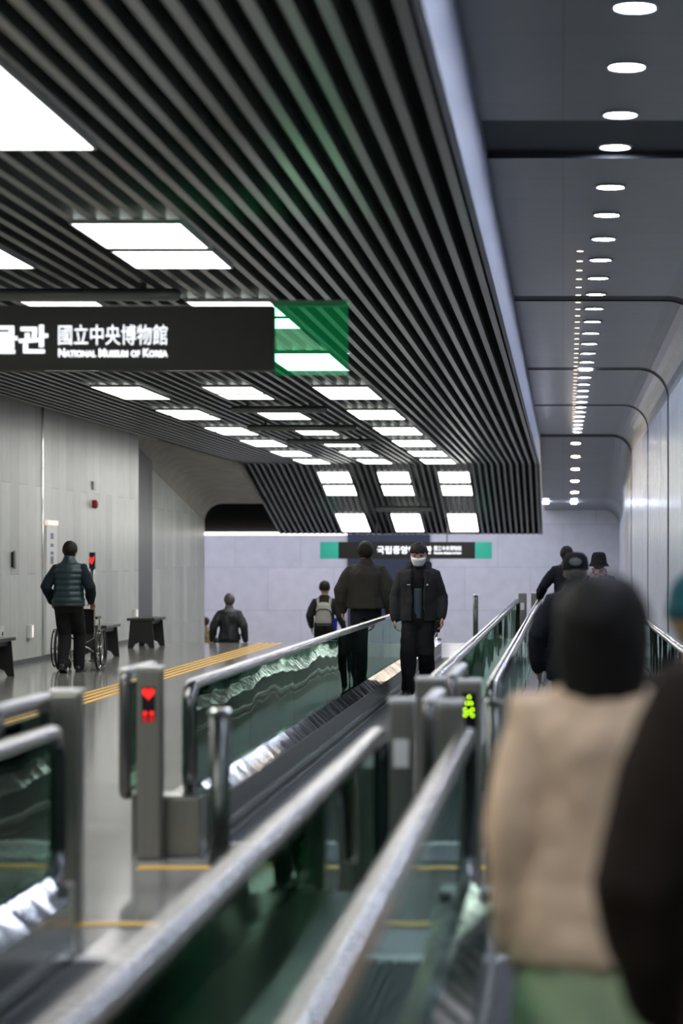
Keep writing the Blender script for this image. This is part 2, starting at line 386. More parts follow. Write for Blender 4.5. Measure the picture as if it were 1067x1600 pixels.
for cn, (x0, x1) in COL.items():
    for r in range(-3, 10):
        if r < 0: y = 10.2+5.0*r; k = 'S'
        else: y = ROWS[r]; k = KIND[cn][r]
        L = 2.4
        o = ordinal(10-r)
        if k == 'S': light_panel(x0, x1, y, y+L, 'undivided white light panel, %s column, %s row before the ceiling slopes down' % (cn, o))
        else:
            light_panel(x0, x1, y, y+1.24, 'nearer half of split light panel, %s column, %s row before the ceiling slope' % (cn, o))
            light_panel(x0, x1, y+1.40, y+L, 'farther half of split light panel, %s column, %s row before the ceiling slope' % (cn, o))
def slope_panel(x0, x1, y0, y1, label):
    zf = lambda y: ZS+SL*(y-56)
    ang = math.atan(SL); L = (y1-y0)/math.cos(ang)
    t = thing('ceiling_light_panel', label, 'ceiling light', ((x0+x1)/2, y0, zf(y0)-.035), 0, 'light panels on the sloping slats'); t.rotation_euler = (ang, 0, 0)
    hx = (x1-x0)/2; bm = bmesh.new()
    for a in ((-hx, hx, 0, .02), (-hx, hx, L-.02, L), (-hx, -hx+.02, .02, L-.02), (hx-.02, hx, .02, L-.02)): bx(bm, *a, 0, .03)
    obj('frame', bm, M['frame'], t); box('diffuser', -hx+.02, hx-.02, .02, L-.02, .004, .03, M['panel'], t)
for cn, (x0, x1) in {'left': (-5.78, -5.02), 'middle': (-4.38, -3.62), 'right': (-2.95, -2.20)}.items():
    for (a, b, wd) in ((56.65, 57.72, 'uppermost'), (58.02, 59.05, 'central'), (61.1, 63.2, 'lowest and tallest')):
        slope_panel(x0, x1, a, b, '%s light panel in the %s column on the downward sloping slats' % (wd, cn))
# grey linear diffusers and small brackets under the slats
for (x0, x1, y, lb) in ((-4.7, -3.05, 19.0, 'long grey bar diffuser under the slats beside the large hanging sign'),
                        (-4.60, -3.35, 33.8, 'long grey bar diffuser hung under the slats, nearest one beyond the large sign'),
                        (-5.0, -3.35, 38.6, 'long grey bar diffuser hung under the slats, second one beyond the large sign'),
                        (-4.9, -3.4, 43.2, 'long grey bar diffuser hung under the slats, third one beyond the large sign')):
    t = thing('bar_diffuser', lb, 'air diffuser', ((x0+x1)/2, y, ZS-.09), 0, 'bar diffusers under the slats')
    h = (x1-x0)/2; bm = bmesh.new(); tube(bm, [(-h, 0, 0), (h, 0, 0)], .05, 12, True, flat=1.0); obj('bar', bm, M['slat'], t, True)
    for sx in (-.7*h, .7*h): box('bracket', sx-.02, sx+.02, -.02, .02, .045, .09, M['rod'], t)
t = thing('bar_diffuser', 'dark grey bar fixed across the sloping slats above the middle panels', 'air diffuser', (-3.95, 60.05, ZS+SL*(60.05-56)-.14), 0, 'bar diffusers under the slats')
bm = bmesh.new(); tube(bm, [(-.66, 0, 0), (.66, 0, 0)], .07, 12, True); obj('bar', bm, M['slat'], t, True)
for sx in (-.38, .38): box('bracket', sx-.02, sx+.02, -.02, .02, .06, .09, M['rod'], t)

# ------------------------------------------------------------------ downlights
def downlight(y, k, m, label, x=.37, ang=0., r=.105):
    t = thing('downlight', label, 'ceiling light', (x, y, zc_at(y)+(.05 if 15.9 < y < 17.42 else 0)), 0, 'downlights along the right-hand ceiling'); t.rotation_euler = (ang, 0, 0)
    bm = bmesh.new()
    rings_loft(bm, [ring((0, 0, .0), r+.018, r+.018, 28), ring((0, 0, -.014), r+.014, r+.014, 28), ring((0, 0, -.014), r, r, 28), ring((0, 0, .0), r, r, 28)], cap=False); obj('trim_ring', bm, M['frame'], t, True)
    bm = bmesh.new(); rings_loft(bm, [ring((0, 0, .0), r, r, 28), ring((0, 0, -.004), r-.002, r-.002, 28)]); obj('lens', bm, m, t)
N0 = 10
for k in range(-N0, 30):
    y = 12.6+1.53*k
    if y > 56.5: break
    downlight(y, k, M['down'] if k < 20 else M['down'], 'round white downlight on the flat right-hand ceiling, %s counted from the near end' % ordinal(k+N0+1), x=.373-.0012*(y-12.6))
for k in range(5):
    downlight(57.9+1.55*k, k, M['down_warm'], 'round warm downlight on the sloping far end of the right ceiling, %s going down' % ordinal(k+1), x=.30, ang=-math.atan(.1625))
for x, lb in ((-.48, 'small square lamp beside the lower corner of the sloping slats'), (.29, 'small square lamp at the foot of the sloping right-hand ceiling')):
    o = box('square_lamp', x-.07, x+.07, 66.2, 66.4, zc_at(66.3)-.05, zc_at(66.3)-.005, M['down']); tag(o, lb, 'ceiling light')
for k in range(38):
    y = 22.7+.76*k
    t = thing('reflection_spot', 'tiny painted warm reflection beside the big round downlights, %s from the near end' % ordinal(k+1), 'ceiling light', (.157+.0016*k, y, ZC), 0, 'painted warm reflections along the right-hand ceiling')
    bm = bmesh.new(); rings_loft(bm, [ring((0, 0, 0), .032, .032, 14), ring((0, 0, -.006), .031, .031, 14)]); obj('lens', bm, M['tiny'], t)  # glowing disc stands in for a downlight's reflection, not a lamp
# strip light and the added fill light above the end wall
t = tag(box('strip_light', -15, -5.75, 64.1, 64.3, 2.13, 2.2, M['strip']), 'long warm-white strip light under the black bulkhead', 'ceiling light')
for i, (x0, x1) in enumerate(((-14.5, -7.5), (-6.9, -.4))):
    t = thing('wall_washer', 'added unseen fill light above the end wall, %s section' % ('left' if i == 0 else 'right'), 'ceiling light', ((x0+x1)/2, 66.2, 4.0))
    h = (x1-x0)/2; box('housing', -h, h, -.15, .15, .06, .16, M['rod'], t); o = box('fill_tube', -h+.05, h-.05, -.12, .12, 0, .058, M['washer'], t)  # added out of view behind the slats to brighten the end wall
bm = bmesh.new(); bx(bm, -16, FX, 64.5, 70.3, 4.2, 4.3); struct(obj('ceiling_far', bm, M['concrete']), 'ceiling above the far hall', 'ceiling')

# ------------------------------------------------------------------ moving walkways
RZ = .90
GL = []
def handrail_path(y0, y1):
    R = .12; zt = RZ-.025-R; zb = .29+R; q = [PI/2*i/6 for i in range(7)]
    p = [(y0+.30, zb-R)]+[(y0+R-R*math.sin(a), zb-R*math.cos(a)) for a in q]+[(y0+R-R*math.cos(a), zt+R*math.sin(a)) for a in q]
    p += [(y1-R+R*math.sin(a), zt+R*math.cos(a)) for a in q]+[(y1-R+R*math.cos(a), zb-R*math.sin(a)) for a in q]+[(y1-.30, zb-R)]
    return p
def balustrade(x, y0, y1, inner, label, outw=.13):
    """inner = +1 if the belt lies towards +x"""
    t = thing('balustrade', label, 'balustrade', (x, y0, 0), 0, 'moving walkway balustrades'); L = y1-y0
    # handrail
    bm = bmesh.new(); pp = handrail_path(0, L); rings = []
    sec = [(-.041, -.014), (-.036, .008), (-.022, .021), (0, .025), (.022, .021), (.036, .008), (.041, -.014), (.030, -.024), (-.030, -.024)]
    for i, (y, z) in enumerate(pp):
        a = pp[max(i-1, 0)]; b = pp[min(i+1, len(pp)-1)]; ty, tz = b[0]-a[0], b[1]-a[1]; q = math.hypot(ty, tz); ty /= q; tz /= q
        ny, nz = -tz, ty
        rings.append([Vector((sx, y+ny*sn, z+nz*sn)) for sx, sn in sec])
    rings_loft(bm, rings); hr = obj('handrail', bm, M['rubber'], t, True)
    # glass: one sheet with rounded ends, split by joints
    R = .09; zt = RZ-.055; zb = .30
    def outline(a, b, ra, rb):
        q = [PI/2*i/6 for i in range(7)]
        o = [(a+R-R*math.sin(e), zt-R+R*math.cos(e)) for e in q] if ra else [(a, zt)]
        o += [(a, zb), (b, zb)]
        o += [(b-R+R*math.cos(e), zt-R+R*math.sin(e)) for e in q] if rb else [(b, zt)]
        return o
    n = max(1, round(L/2.4)); w_ = L/n
    bm = bmesh.new()
    for i in range(n):
        a = i*w_+(.0 if i == 0 else .004); b = (i+1)*w_-(.0 if i == n-1 else .004)
        o = outline(a+.035*(i == 0), b-.035*(i == n-1), i == 0, i == n-1)
        prism(bm, [(-.006, y, z) for y, z in o], (.012, 0, 0))
    obj('glass_panel', bm, M['glass'], t)
    # deck ledges and skirts
    s = inner
    bm = bmesh.new(); prism(bm, [(s*.008, .25, .325), (s*.025, .25, .325), (s*.112, .25, .24), (s*.112, .25, .235), (s*.008, .25, .235)], (0, L-.5, 0))
    obj('inner_deck', bm, M['deck'], t)
    bm = bmesh.new(); prism(bm, [(-s*.008, .25, .30), (-s*.03, .25, .30), (-s*outw, .25, .285), (-s*outw, .25, .0), (-s*.008, .25, .0)], (0, L-.5, 0))
    obj('outer_deck', bm, M['steel'], t)
    bm = bmesh.new(); bx(bm, min(s*.008, s*.11), max(s*.008, s*.11), .25, L-.25, .0, .235)
    obj('skirt', bm, M['skirt'], t)
    bm = bmesh.new(); bx(bm, min(s*.11, s*.125), max(s*.11, s*.125), .25, L-.25, .055, .085)
    obj('skirt_trim', bm, M['chrome'], t)
    # newel base boxes at both ends
    for yy in (.12, L-.28):
        bm = bmesh.new(); bx(bm, -.10, .10, yy, yy+.16, 0, .30); obj('newel_base', bm, M['steel_dk'], t, bevel=.01)
    return t
XA, XB, XC, XD = -1.98, -.71, -.37, .88
E1, B2, E2 = 9.35, 12.8, 37.4
balustrade(XA, .6, E1+.1, 1, 'green glass balustrade in the near left corner, dark rounded end by a steel post')
balustrade(XB, .6, E1, -1, 'nearest glass balustrade with broad pale handrail crossing the bottom left', .17)
balustrade(XC, .6, E1, 1, 'glass balustrade with narrow white and blue handrail left of the beige coat', .17)
balustrade(XD, .6, E1, -1, 'balustrade at right of the near walkway behind the person in dark brown')
balustrade(XA, B2, E2, 1, 'long wavy-mirroring glass balustrade between the masked man and the concourse')
balustrade(XB, B2, E2, -1, 'far green glass balustrade running from the lit green post to distant posts', .17)
balustrade(XC, B2, E2, 1, 'far balustrade with violet-blue handrail left of the man in black cap', .17)
balustrade(XD, B2, E2, -1, 'far right balustrade along the ribbed metal wall')
def belt(x0, x1, y0, y1, label):
    o = box('moving_walkway_belt', x0, x1, y0, y1, 0, .004, M['belt']); tag(o, label, 'walkway belt')
belt(XA+.13, XB-.13, .6, E1-.16, 'dark grooved belt of the near left walkway')
belt(XC+.13, XD-.13, .6, E1-.16, 'dark grooved belt under the person in the beige coat')
belt(XA+.13, XB-.13, B2+.31, E2-.2, 'dark grooved belt under the masked man')
belt(XC+.13, XD-.13, B2+.31, E2-.2, 'dark grooved belt under the man in black cap')
def comb(x0, x1, y0, y1, label):
    t = thing('comb_plate', label, 'comb plate', ((x0+x1)/2, y0, 0)); h = (x1-x0)/2
    box('plate', -h, h, 0, y1-y0, 0, .006, M['comb'], t); box('edge_strip', -h, h, .0 if y0 < 10 else y1-y0-.1, .1 if y0 < 10 else y1-y0, .006, .010, M['pale_cap'], t)  # pale strip painted for the bright reflection on the comb edge
    bm = bmesh.new(); n = 40; e = -.05 if y0 < 10 or y0 > 30 else y1-y0; sg = 1 if y0 < 10 else 1
    for i in range(n):
        xx = -h+(i+.25)*2*h/n; bx(bm, xx, xx+h/n, e, e+.05, .004, .012)
    obj('comb_teeth', bm, M['pale_cap'], t)  # teeth coloured pale to imitate the same reflection
comb(XA+.11, XB-.11, E1-.1, 10.0, 'steel comb plate ending the near left walkway')
comb(XC+.11, XD-.11, E1-.1, 10.0, 'bright steel comb plate ahead of the beige coat')
comb(XA+.11, XB-.11, 12.3, B2+.25, 'steel comb plate before the masked man\'s walkway')
comb(XC+.11, XD-.11, 12.3, B2+.25, 'steel comb plate before the far right walkway')
for y, a in ((10.2, 'nearer'), (12.05, 'farther')):
    for (x0, x1, wd) in ((-2.12, -.62, 'left'), (-.52, 1.0, 'right')):
        o = box('floor_marking', x0, x1, y-.05, y+.05, 0, .004, M['yellow']); tag(o, '%s yellow warning line across the landing of the %s walkway' % (a, wd), 'floor marking')
# tactile guiding bars
for i in range(4):
    xx = -5.44+i*.115
    o = box('tactile_strip', xx, xx+.055, 6, 43.4, 0, .006, M['yellow'])
    tag(o, 'yellow tactile guiding bar along the concourse floor, %s from the left wall' % ordinal(i+1), 'tactile strip', 'tactile guiding bars')

# ------------------------------------------------------------------ gate posts, guard loops, bollards
def post(x, y, label, led=None, d=.12, w=.125, h=.99, plate=False):
    t = thing('gate_post', label, 'post', (x, y, 0), 0, 'steel posts at the walkway ends')
    bm = bmesh.new(); bx(bm, -w/2, w/2, -d/2, d/2, 0, h-.015); obj('shaft', bm, M['steel_dk'], t, bevel=.012)
    bm = bmesh.new(); bx(bm, -w/2-.004, w/2+.004, -d/2-.004, d/2+.004, h-.015, h); obj('cap', bm, M['pale_cap'], t, bevel=.006)
    if led:
        f = -d/2
        box('display', -.034, .034, f-.004, f, h-.285, h-(.105 if led == 'red' else .06), M['disp'], t)
        lm = M['red_led'] if led == 'red' else M['green_led']
        bm = bmesh.new()
        if led == 'red':      # downward heart-like arrow
            pts = []
            for i in range(28):
                a = 2*PI*i/28; pts.append((.0021*16*math.sin(a)**3*.95, f-.006, h-.138+.0021*(13*math.cos(a)-5*math.cos(2*a)-2*math.cos(3*a)-math.cos(4*a))))
            prism(bm, pts, (0, .002, 0))
            obj('warning_symbol', bm, lm, t)
            for sx in (-.017, .017):
                bm = bmesh.new()
                ellipsoid(bm, (sx, f-.005, h-.240), (.011, .003, .011), 12, 8); obj('figure_symbol', bm, lm, t)
                bm = bmesh.new(); bx(bm, sx-.012, sx+.012, f-.006, f-.004, h-.284, h-.255); obj('figure_symbol', bm, M['red_led2'], t)
        else:                 # green dots: upward arrow over figures
            for px_, pz in ((0, .080), (-.009, .108), (.009, .108), (-.018, .138), (.015, .138), (-.018, .164), (.015, .164), (.0, .150)):
                ellipsoid(bm, (px_, f-.005, h-pz), (.0034, .003, .0034), 10, 6)
            obj('go_symbol', bm, lm, t)
    if plate: box('plate', -.03, .03, -d/2-.004, -d/2, h-.27, h-.16, M['white'], t)
    return t
def guard(x, y0, y1, label):
    """short handrail loop beside a post"""
    t = thing('guard_rail', label, 'guard rail', (x, y0, 0), 0, 'short guard loops at the walkway ends'); L = y1-y0
    bm = bmesh.new(); R = .05; zt = .945; zb = .33
    pts = [(0, L*.6, zb-.0), (0, R, zb)]+[(0, R-R*math.sin(a), zb+R-R*math.cos(a)) for a in (.5, 1.0, 1.57)]
    pts += [(0, R-R*math.cos(a), zt-R+R*math.sin(a)) for a in (0, .5, 1.0, 1.57)]+[(0, L-R, zt)]
    pts += [(0, L-R+R*math.sin(a), zt-R+R*math.cos(a)) for a in (.5, 1.0, 1.57)]+[(0, L, 0.02)]
    tube(bm, pts, .031, 12, True); obj('rail', bm, M['rubber'], t, True)
    bm = bmesh.new(); rings_loft(bm, [ring((0, R*.3, zt+.022), .032, .016, 10, (1, 0, 0), (0, 0, 1)), ring((0, L-R*.3, zt+.022), .032, .016, 10, (1, 0, 0), (0, 0, 1))]); obj('steel_cap', bm, M['pale_cap'], t, True)
    bm = bmesh.new(); bx(bm, -.006, .006, .09, L-.03, .36, .90); obj('glass_infill', bm, M['glass'], t)
    bm = bmesh.new(); tube(bm, [(0, .3, .0), (0, .3, .32)], .02, 10); obj('foot', bm, M['steel_dk'], t)
    bm = bmesh.new(); tube(bm, [(0, L, 0), (0, L, .03)], .05, 12); obj('foot', bm, M['steel_dk'], t)
XG = XA-.24
post(-2.10, 10.235, 'brushed steel post with pale cap behind the near left balustrade end')
guard(-2.165, 9.22, 10.1, 'short white-topped guard loop behind the near left balustrade')
post(-2.12, 12.42, 'steel post showing a red heart-shaped signal above red figures', 'red')
guard(-2.245, 12.38, 13.2, 'black guard loop with tilted white top beside the red-signal post')
post(-.64, 9.6, 'blurred steel post with pale plate right of the nearest balustrade end', plate=True, w=.098)
post(-.44, 9.48, 'blurred steel post standing just left of the near white and blue handrail end', w=.10)
guard(-.54, 9.75, 10.5, 'upright guard loop with white rounded end between the two blurred near posts')
post(-.615, 11.3, 'wide steel post with round fittings below the masked man', w=.14)
post(-.43, 11.1, 'steel post lit with yellow-green dots beside the black handrail end', 'green', w=.105)
guard(-.545, 11.9, 13.0, 'guard loop between the far pair of steel posts below the masked man')
post(-.64, 37.9, 'distant steel post at the far end of the green balustrade', plate=True, w=.13)
post(-.44, 38.1, 'distant steel post beside the end of the violet-blue handrail', w=.13)
# fittings on the wide post
def bollard(x, y, label):
    t = thing('bollard', label, 'bollard', (x, y, .012 if y < 10 else 0), 0, 'steel bollards at the walkway ends')
    bm = bmesh.new(); tube(bm, [(0, 0, 0), (0, 0, .905)], .043, 20); obj('tube', bm, M['bollard'], t, True)
    bm = bmesh.new(); rings_loft(bm, [ring((0, 0, .905), .047, .047, 20), ring((0, 0, .918), .047, .047, 20), ring((0, 0, .926), .036, .036, 20)]); obj('cap', bm, M['chrome'], t)
    bm = bmesh.new(); tube(bm, [(0, 0, 0), (0, 0, .02)], .075, 20); obj('base_ring', bm, M['steel'], t)
bollard(-1.385, 9.75, 'round steel bollard with pale cap in front of the long mirroring balustrade')
bollard(-1.45, 40, 'slim distant bollard against the bright end wall')
bollard(-.30, 10.65, 'dark round bollard with bright foot below the yellow-green post')
# grey end box of the left deck
t = thing('end_box', 'low grey steel box beside the black handrail end of the long balustrade', 'box', (XA, 12.5, 0))
box('casing', -.12, .10, 0, .27, 0, .30, M['steel_dk'], t, .008); box('lid', -.125, .105, -.005, .272, .30, .312, M['chrome'], t)

# ------------------------------------------------------------------ signs
t = thing('hanging_sign', 'large dark grey hanging sign with glowing white museum lettering and green glass end', 'sign', (-1.79, 15.0, 2.70))
box('sign_board', -4.6, 0, -.05, .05, 0, .405, M['sign'], t, .006)
k = 252.
textmesh('lettering', '국립중앙박물관', .178, M['letters'], t, -1.395-1.29, .105, -.055, width=1.29, bold=.005)
textmesh('lettering', '國立中央博物館', .125, M['letters'], t, -1.330, .160, -.055, width=.672, bold=.0)
textmesh('lettering', 'National Museum of Korea', .052, M['letters'], t, -1.330, .085, -.055, width=.675, bold=.0015, small_caps=True)
box('green_panel', .001, .455, -.008, .008, -.025, .405, M['green_glass'], t)
bm = bmesh.new(); bx(bm, .001, .455, -.07, .07, .406, .412); bx(bm, .001, .455, -.07, -.064, .412, .435); bx(bm, .001, .455, .064, .07, .412, .435); obj('light_tray', bm, M['green_tray'], t)
box('light_edge', .01, .445, -.06, .06, .4125, .415, M['green_edge'], t)
for sx in (-4.2, -1.95): box('hanger', sx-.012, sx+.012, -.012, .012, .405, ZS-2.70, M['rod'], t)
t = thing('hanging_sign', 'distant black hanging sign with teal ends behind the masked man\'s head', 'sign', (-4.03, 62.0, 1.50))
box('sign_board', -1.73, 1.77, -.06, .06, 0, .43, M['sign2'], t)
box('teal_end', -2.2, -1.731, -.06, .06, 0, .43, M['teal'], t); box('teal_end', 1.771, 2.2, -.06, .06, 0, .43, M['teal'], t)
textmesh('lettering', '국립중앙박물관', .20, M['letters'], t, -.74, .125, -.066, width=1.4, bold=.002)
textmesh('lettering', '國立中央博物館', .125, M['letters'], t, .72, .205, -.066, width=.70, bold=.0)
textmesh('lettering', 'National Museum of Korea', .055, M['letters'], t, .72, .12, -.066, width=.70, bold=.002, small_caps=True)
for sx in (-.75, 1.05): box('hanger', sx-.015, sx+.015, -.015, .015, .43, 1.0, M['rod'], t)

# ------------------------------------------------------------------ things on and by the left wall
def on_wall(name, label, cat, y0, y1, z0, z1, m, th=.03, bev=.004):
    return tag(box(name, WL, WL+th, y0, y1, z0, z1, m, bevel=bev), label, cat)
t = thing('wall_cabinet', 'tall white wall panel with lit top and vertical row of blue-grey symbols', 'cabinet', (WL, 36.75, 0))
box('door', .002, .03, -.37, .37, .08, 2.03, M['white'], t); box('lit_top', .002, .05, -.37, .37, 2.03, 2.1, M['beige_lit'], t)
for z, h in ((1.82, .09), (1.70, .05), (1.58, .05), (1.44, .12), (1.32, .05)): box('symbol', .03, .033, -.10, .10, z, z+h, M['ink'], t)
box('handle', .03, .06, -.33, -.28, 1.0, 1.2, M['steel_dk'], t)
t = thing('grab_bar', 'upright steel pull handle set in the grey wall above the left bench', 'handle', (WL, 34.2, 1.38))  # handle of a wall door, the door itself not modelled
box('grip', .03, .055, -.05, .05, 0, .26, M['steel_dk'], t, .01); box('mount', 0, .03, -.03, .03, .02, .24, M['disp'], t)
for y, z, lb in ((35.25, .36, 'white wall lamp glowing low beside the tall white wall panel'), (43.9, .40, 'white wall lamp above the far bench top')):
    t = thing('wall_lamp', lb, 'wall lamp', (WL, y, z)); box('housing', 0, .06, -.10, .10, 0, .2, M['white'], t, .01); box('lens', .06, .065, -.02, .08, .015, .185, M['beige_lit'], t)
t = thing('wall_socket', 'white socket plate with black dot above the left bench', 'socket', (WL, 33.55, .42)); box('plate', 0, .02, -.1, .1, 0, .17, M['white'], t); box('socket_hole', .02, .024, -.03, .03, .03, .09, M['disp'], t)
t = thing('fire_alarm', 'small red fire alarm sounder high on the grey left wall', 'alarm', (WL, 40.1, 2.36)); bm = bmesh.new(); ellipsoid(bm, (.04, 0, .06), (.05, .09, .075), 16, 10); obj('horn', bm, M['red'], t, True); box('back_plate', 0, .02, -.08, .08, 0, .13, M['red'], t)
on_wall('wall_plate', 'small pale plate on the grey wall above the red alarm', 'plate', 40.0, 40.2, 2.66, 2.80, M['frame'])
t = thing('signal_post', 'slim grey post with dark head showing a lit red emblem behind the wheelchair', 'post', (-7.42, 38.1, 0))
bm = bmesh.new(); tube(bm, [(0, 0, 0), (0, 0, 1.36)], .03, 12); obj('pole', bm, M['steel'], t, True); box('head', -.045, .045, -.04, .04, 1.36, 1.62, M['disp'], t, .005)
bm = bmesh.new(); prism(bm, [(-.038, -.046, 1.55), (0, -.046, 1.53), (.04, -.046, 1.56), (.035, -.046, 1.50), (0, -.046, 1.43), (-.03, -.046, 1.46)], (0, .005, 0)); obj('red_emblem', bm, M['red_led'], t)
def bench(x, y, label, L=1.1):
    t = thing('bench', label, 'bench', (x, y, 0), 0, 'black benches along the left wall')
    box('seat', -.235, .235, -.04, L+.04, .465, .51, M['bench_top'], t, .006)
    for yy in (0, L-.04):
        o = [(-.19, 0), (-.205, .0), (-.205, .0), (-.20, .465), (.20, .465), (.225, 0), (.14, 0), (.10, .07), (.04, .10), (-.04, .10), (-.10, .07), (-.14, 0)]
        o = [(-.225, 0), (-.185, .465), (.185, .465), (.225, 0), (.14, 0), (.10, .07), (.04, .10), (-.04, .10), (-.10, .07), (-.14, 0)]
        bm = bmesh.new(); prism(bm, [(a, yy, b) for a, b in o], (0, .04, 0)); obj('end_panel', bm, M['bench'], t)
    box('stretcher', -.15, .15, .04, L-.04, .40, .465, M['bench'], t)
bench(-7.35, 30.5, 'black bench cut by the left edge of the photo', .9)
bench(-7.14, 36.6, 'black bench partly hidden behind the wheelchair')
bench(-7.16, 41.0, 'black bench farthest along the left wall, beneath the dark wall band')

# ------------------------------------------------------------------ people
TOR = [(.80, .13, .09), (.86, .165, .11), (.93, .175, .118), (1.0, .165, .108), (1.10, .142, .098), (1.20, .150, .106), (1.30, .168, .114), (1.38, .176, .108), (1.43, .165, .095), (1.47, .115, .078), (1.51, .062, .062), (1.56, .055, .058), (1.60, .054, .06)]
HEAD = [(1.522, .060, .022, .020), (1.535, .045, .044, .046), (1.555, .030, .057, .070), (1.59, .018, .067, .086), (1.63, .010, .073, .096), (1.665, .004, .076, .100), (1.70, 0, .073, .096), (1.728, -.002, .056, .075), (1.747, -.004, .026, .036)]
def tor(z):
    for a, b in zip(TOR, TOR[1:]):
        if a[0] <= z <= b[0]:
            f = (z-a[0])/(b[0]-a[0]); return a[1]+(b[1]-a[1])*f, a[2]+(b[2]-a[2])*f
    return (TOR[0][1:] if z < TOR[0][0] else TOR[-1][1:])
def remesh(name, bm, m, parent, voxel, smooth=3, fold=0., ff=7., seed=0, post=None):
    bmesh.ops.recalc_face_normals(bm, faces=bm.faces)
    me = bpy.data.meshes.new(name); bm.to_mesh(me); bm.free()
    o = bpy.data.objects.new(name, me); C.objects.link(o)
    r = o.modifiers.new('r', 'REMESH'); r.mode = 'VOXEL'; r.voxel_size = voxel; r.use_smooth_shade = True
    s = o.modifiers.new('s', 'SMOOTH'); s.iterations = smooth; s.factor = .5
    dg = bpy.context.evaluated_depsgraph_get(); me2 = bpy.data.meshes.new_from_object(o.evaluated_get(dg))
    bpy.data.objects.remove(o); bpy.data.meshes.remove(me)
    me2.name = name
    if fold or post:
        nn = [v.normal.copy() for v in me2.vertices]
        for v, n in zip(me2.vertices, nn):
            p = v.co
            if fold: v.co = p+n*fold*(noise.noise(Vector((p.x*ff, p.y*ff, p.z*ff*.55+seed*3.1)))+.5*noise.noise(Vector((p.x*ff*2.3+5, p.y*ff*2.3, p.z*ff*1.6+seed))))
            if post: v.co = post(v.co, n)
    o = bpy.data.objects.new(name, me2); C.objects.link(o); me2.materials.clear(); me2.materials.append(m)
    for p in me2.polygons: p.use_smooth = True
    if parent: o.parent = parent
    return o
def hand(bm, W, d, pn, sd, curl=.35, k=1.0):
    """W wrist, d pointing direction, pn palm normal, sd towards the thumb"""
    W = Vector(W); d = Vector(d).normalized(); pn = Vector(pn); pn = (pn-d*pn.dot(d)).normalized(); sd = d.cross(pn); 
    if sd.dot(Vector(thumb_hint)) < 0: sd = -sd
    rings_loft(bm, [ring(W+d*a*k, rx*k, ry*k, 12, sd, pn) for a, rx, ry in ((-.02, .024, .019), (.0, .026, .018), (.03, .036, .017), (.065, .041, .015), (.09, .040, .013), (.098, .034, .009))])
    for off, L in ((.030, .074), (.010, .083), (-.010, .077), (-.029, .060)):
        p = W+(d*.088+sd*off)*k; dd = d.copy(); pts = [p-d*.02*k, p]
        ax = d.cross(pn)
        for q, f in enumerate((.45, .30, .25)):
            c_ = curl*(1+.15*q)
            dd = (dd*math.cos(c_)+pn*math.sin(c_)*1.0); 
            dd = dd.normalized(); p = p+dd*L*f*k; pts.append(p)
        tube(bm, pts, [.0095*k, .0095*k, .009*k, .0085*k, .0075*k], 8, True)
    p = W+(d*.025+sd*.028)*k; t1 = (d*.7+sd*.62+pn*.3).normalized(); t2 = (d*.93+sd*.15+pn*.35).normalized()
    tube(bm, [p-t1*.012*k, p+t1*.03*k, p+t1*.05*k+t2*.012*k, p+t1*.05*k+t2*.036*k], [.014*k, .0125*k, .011*k, .009*k], 8, True)
thumb_hint = (0, 1, 0)
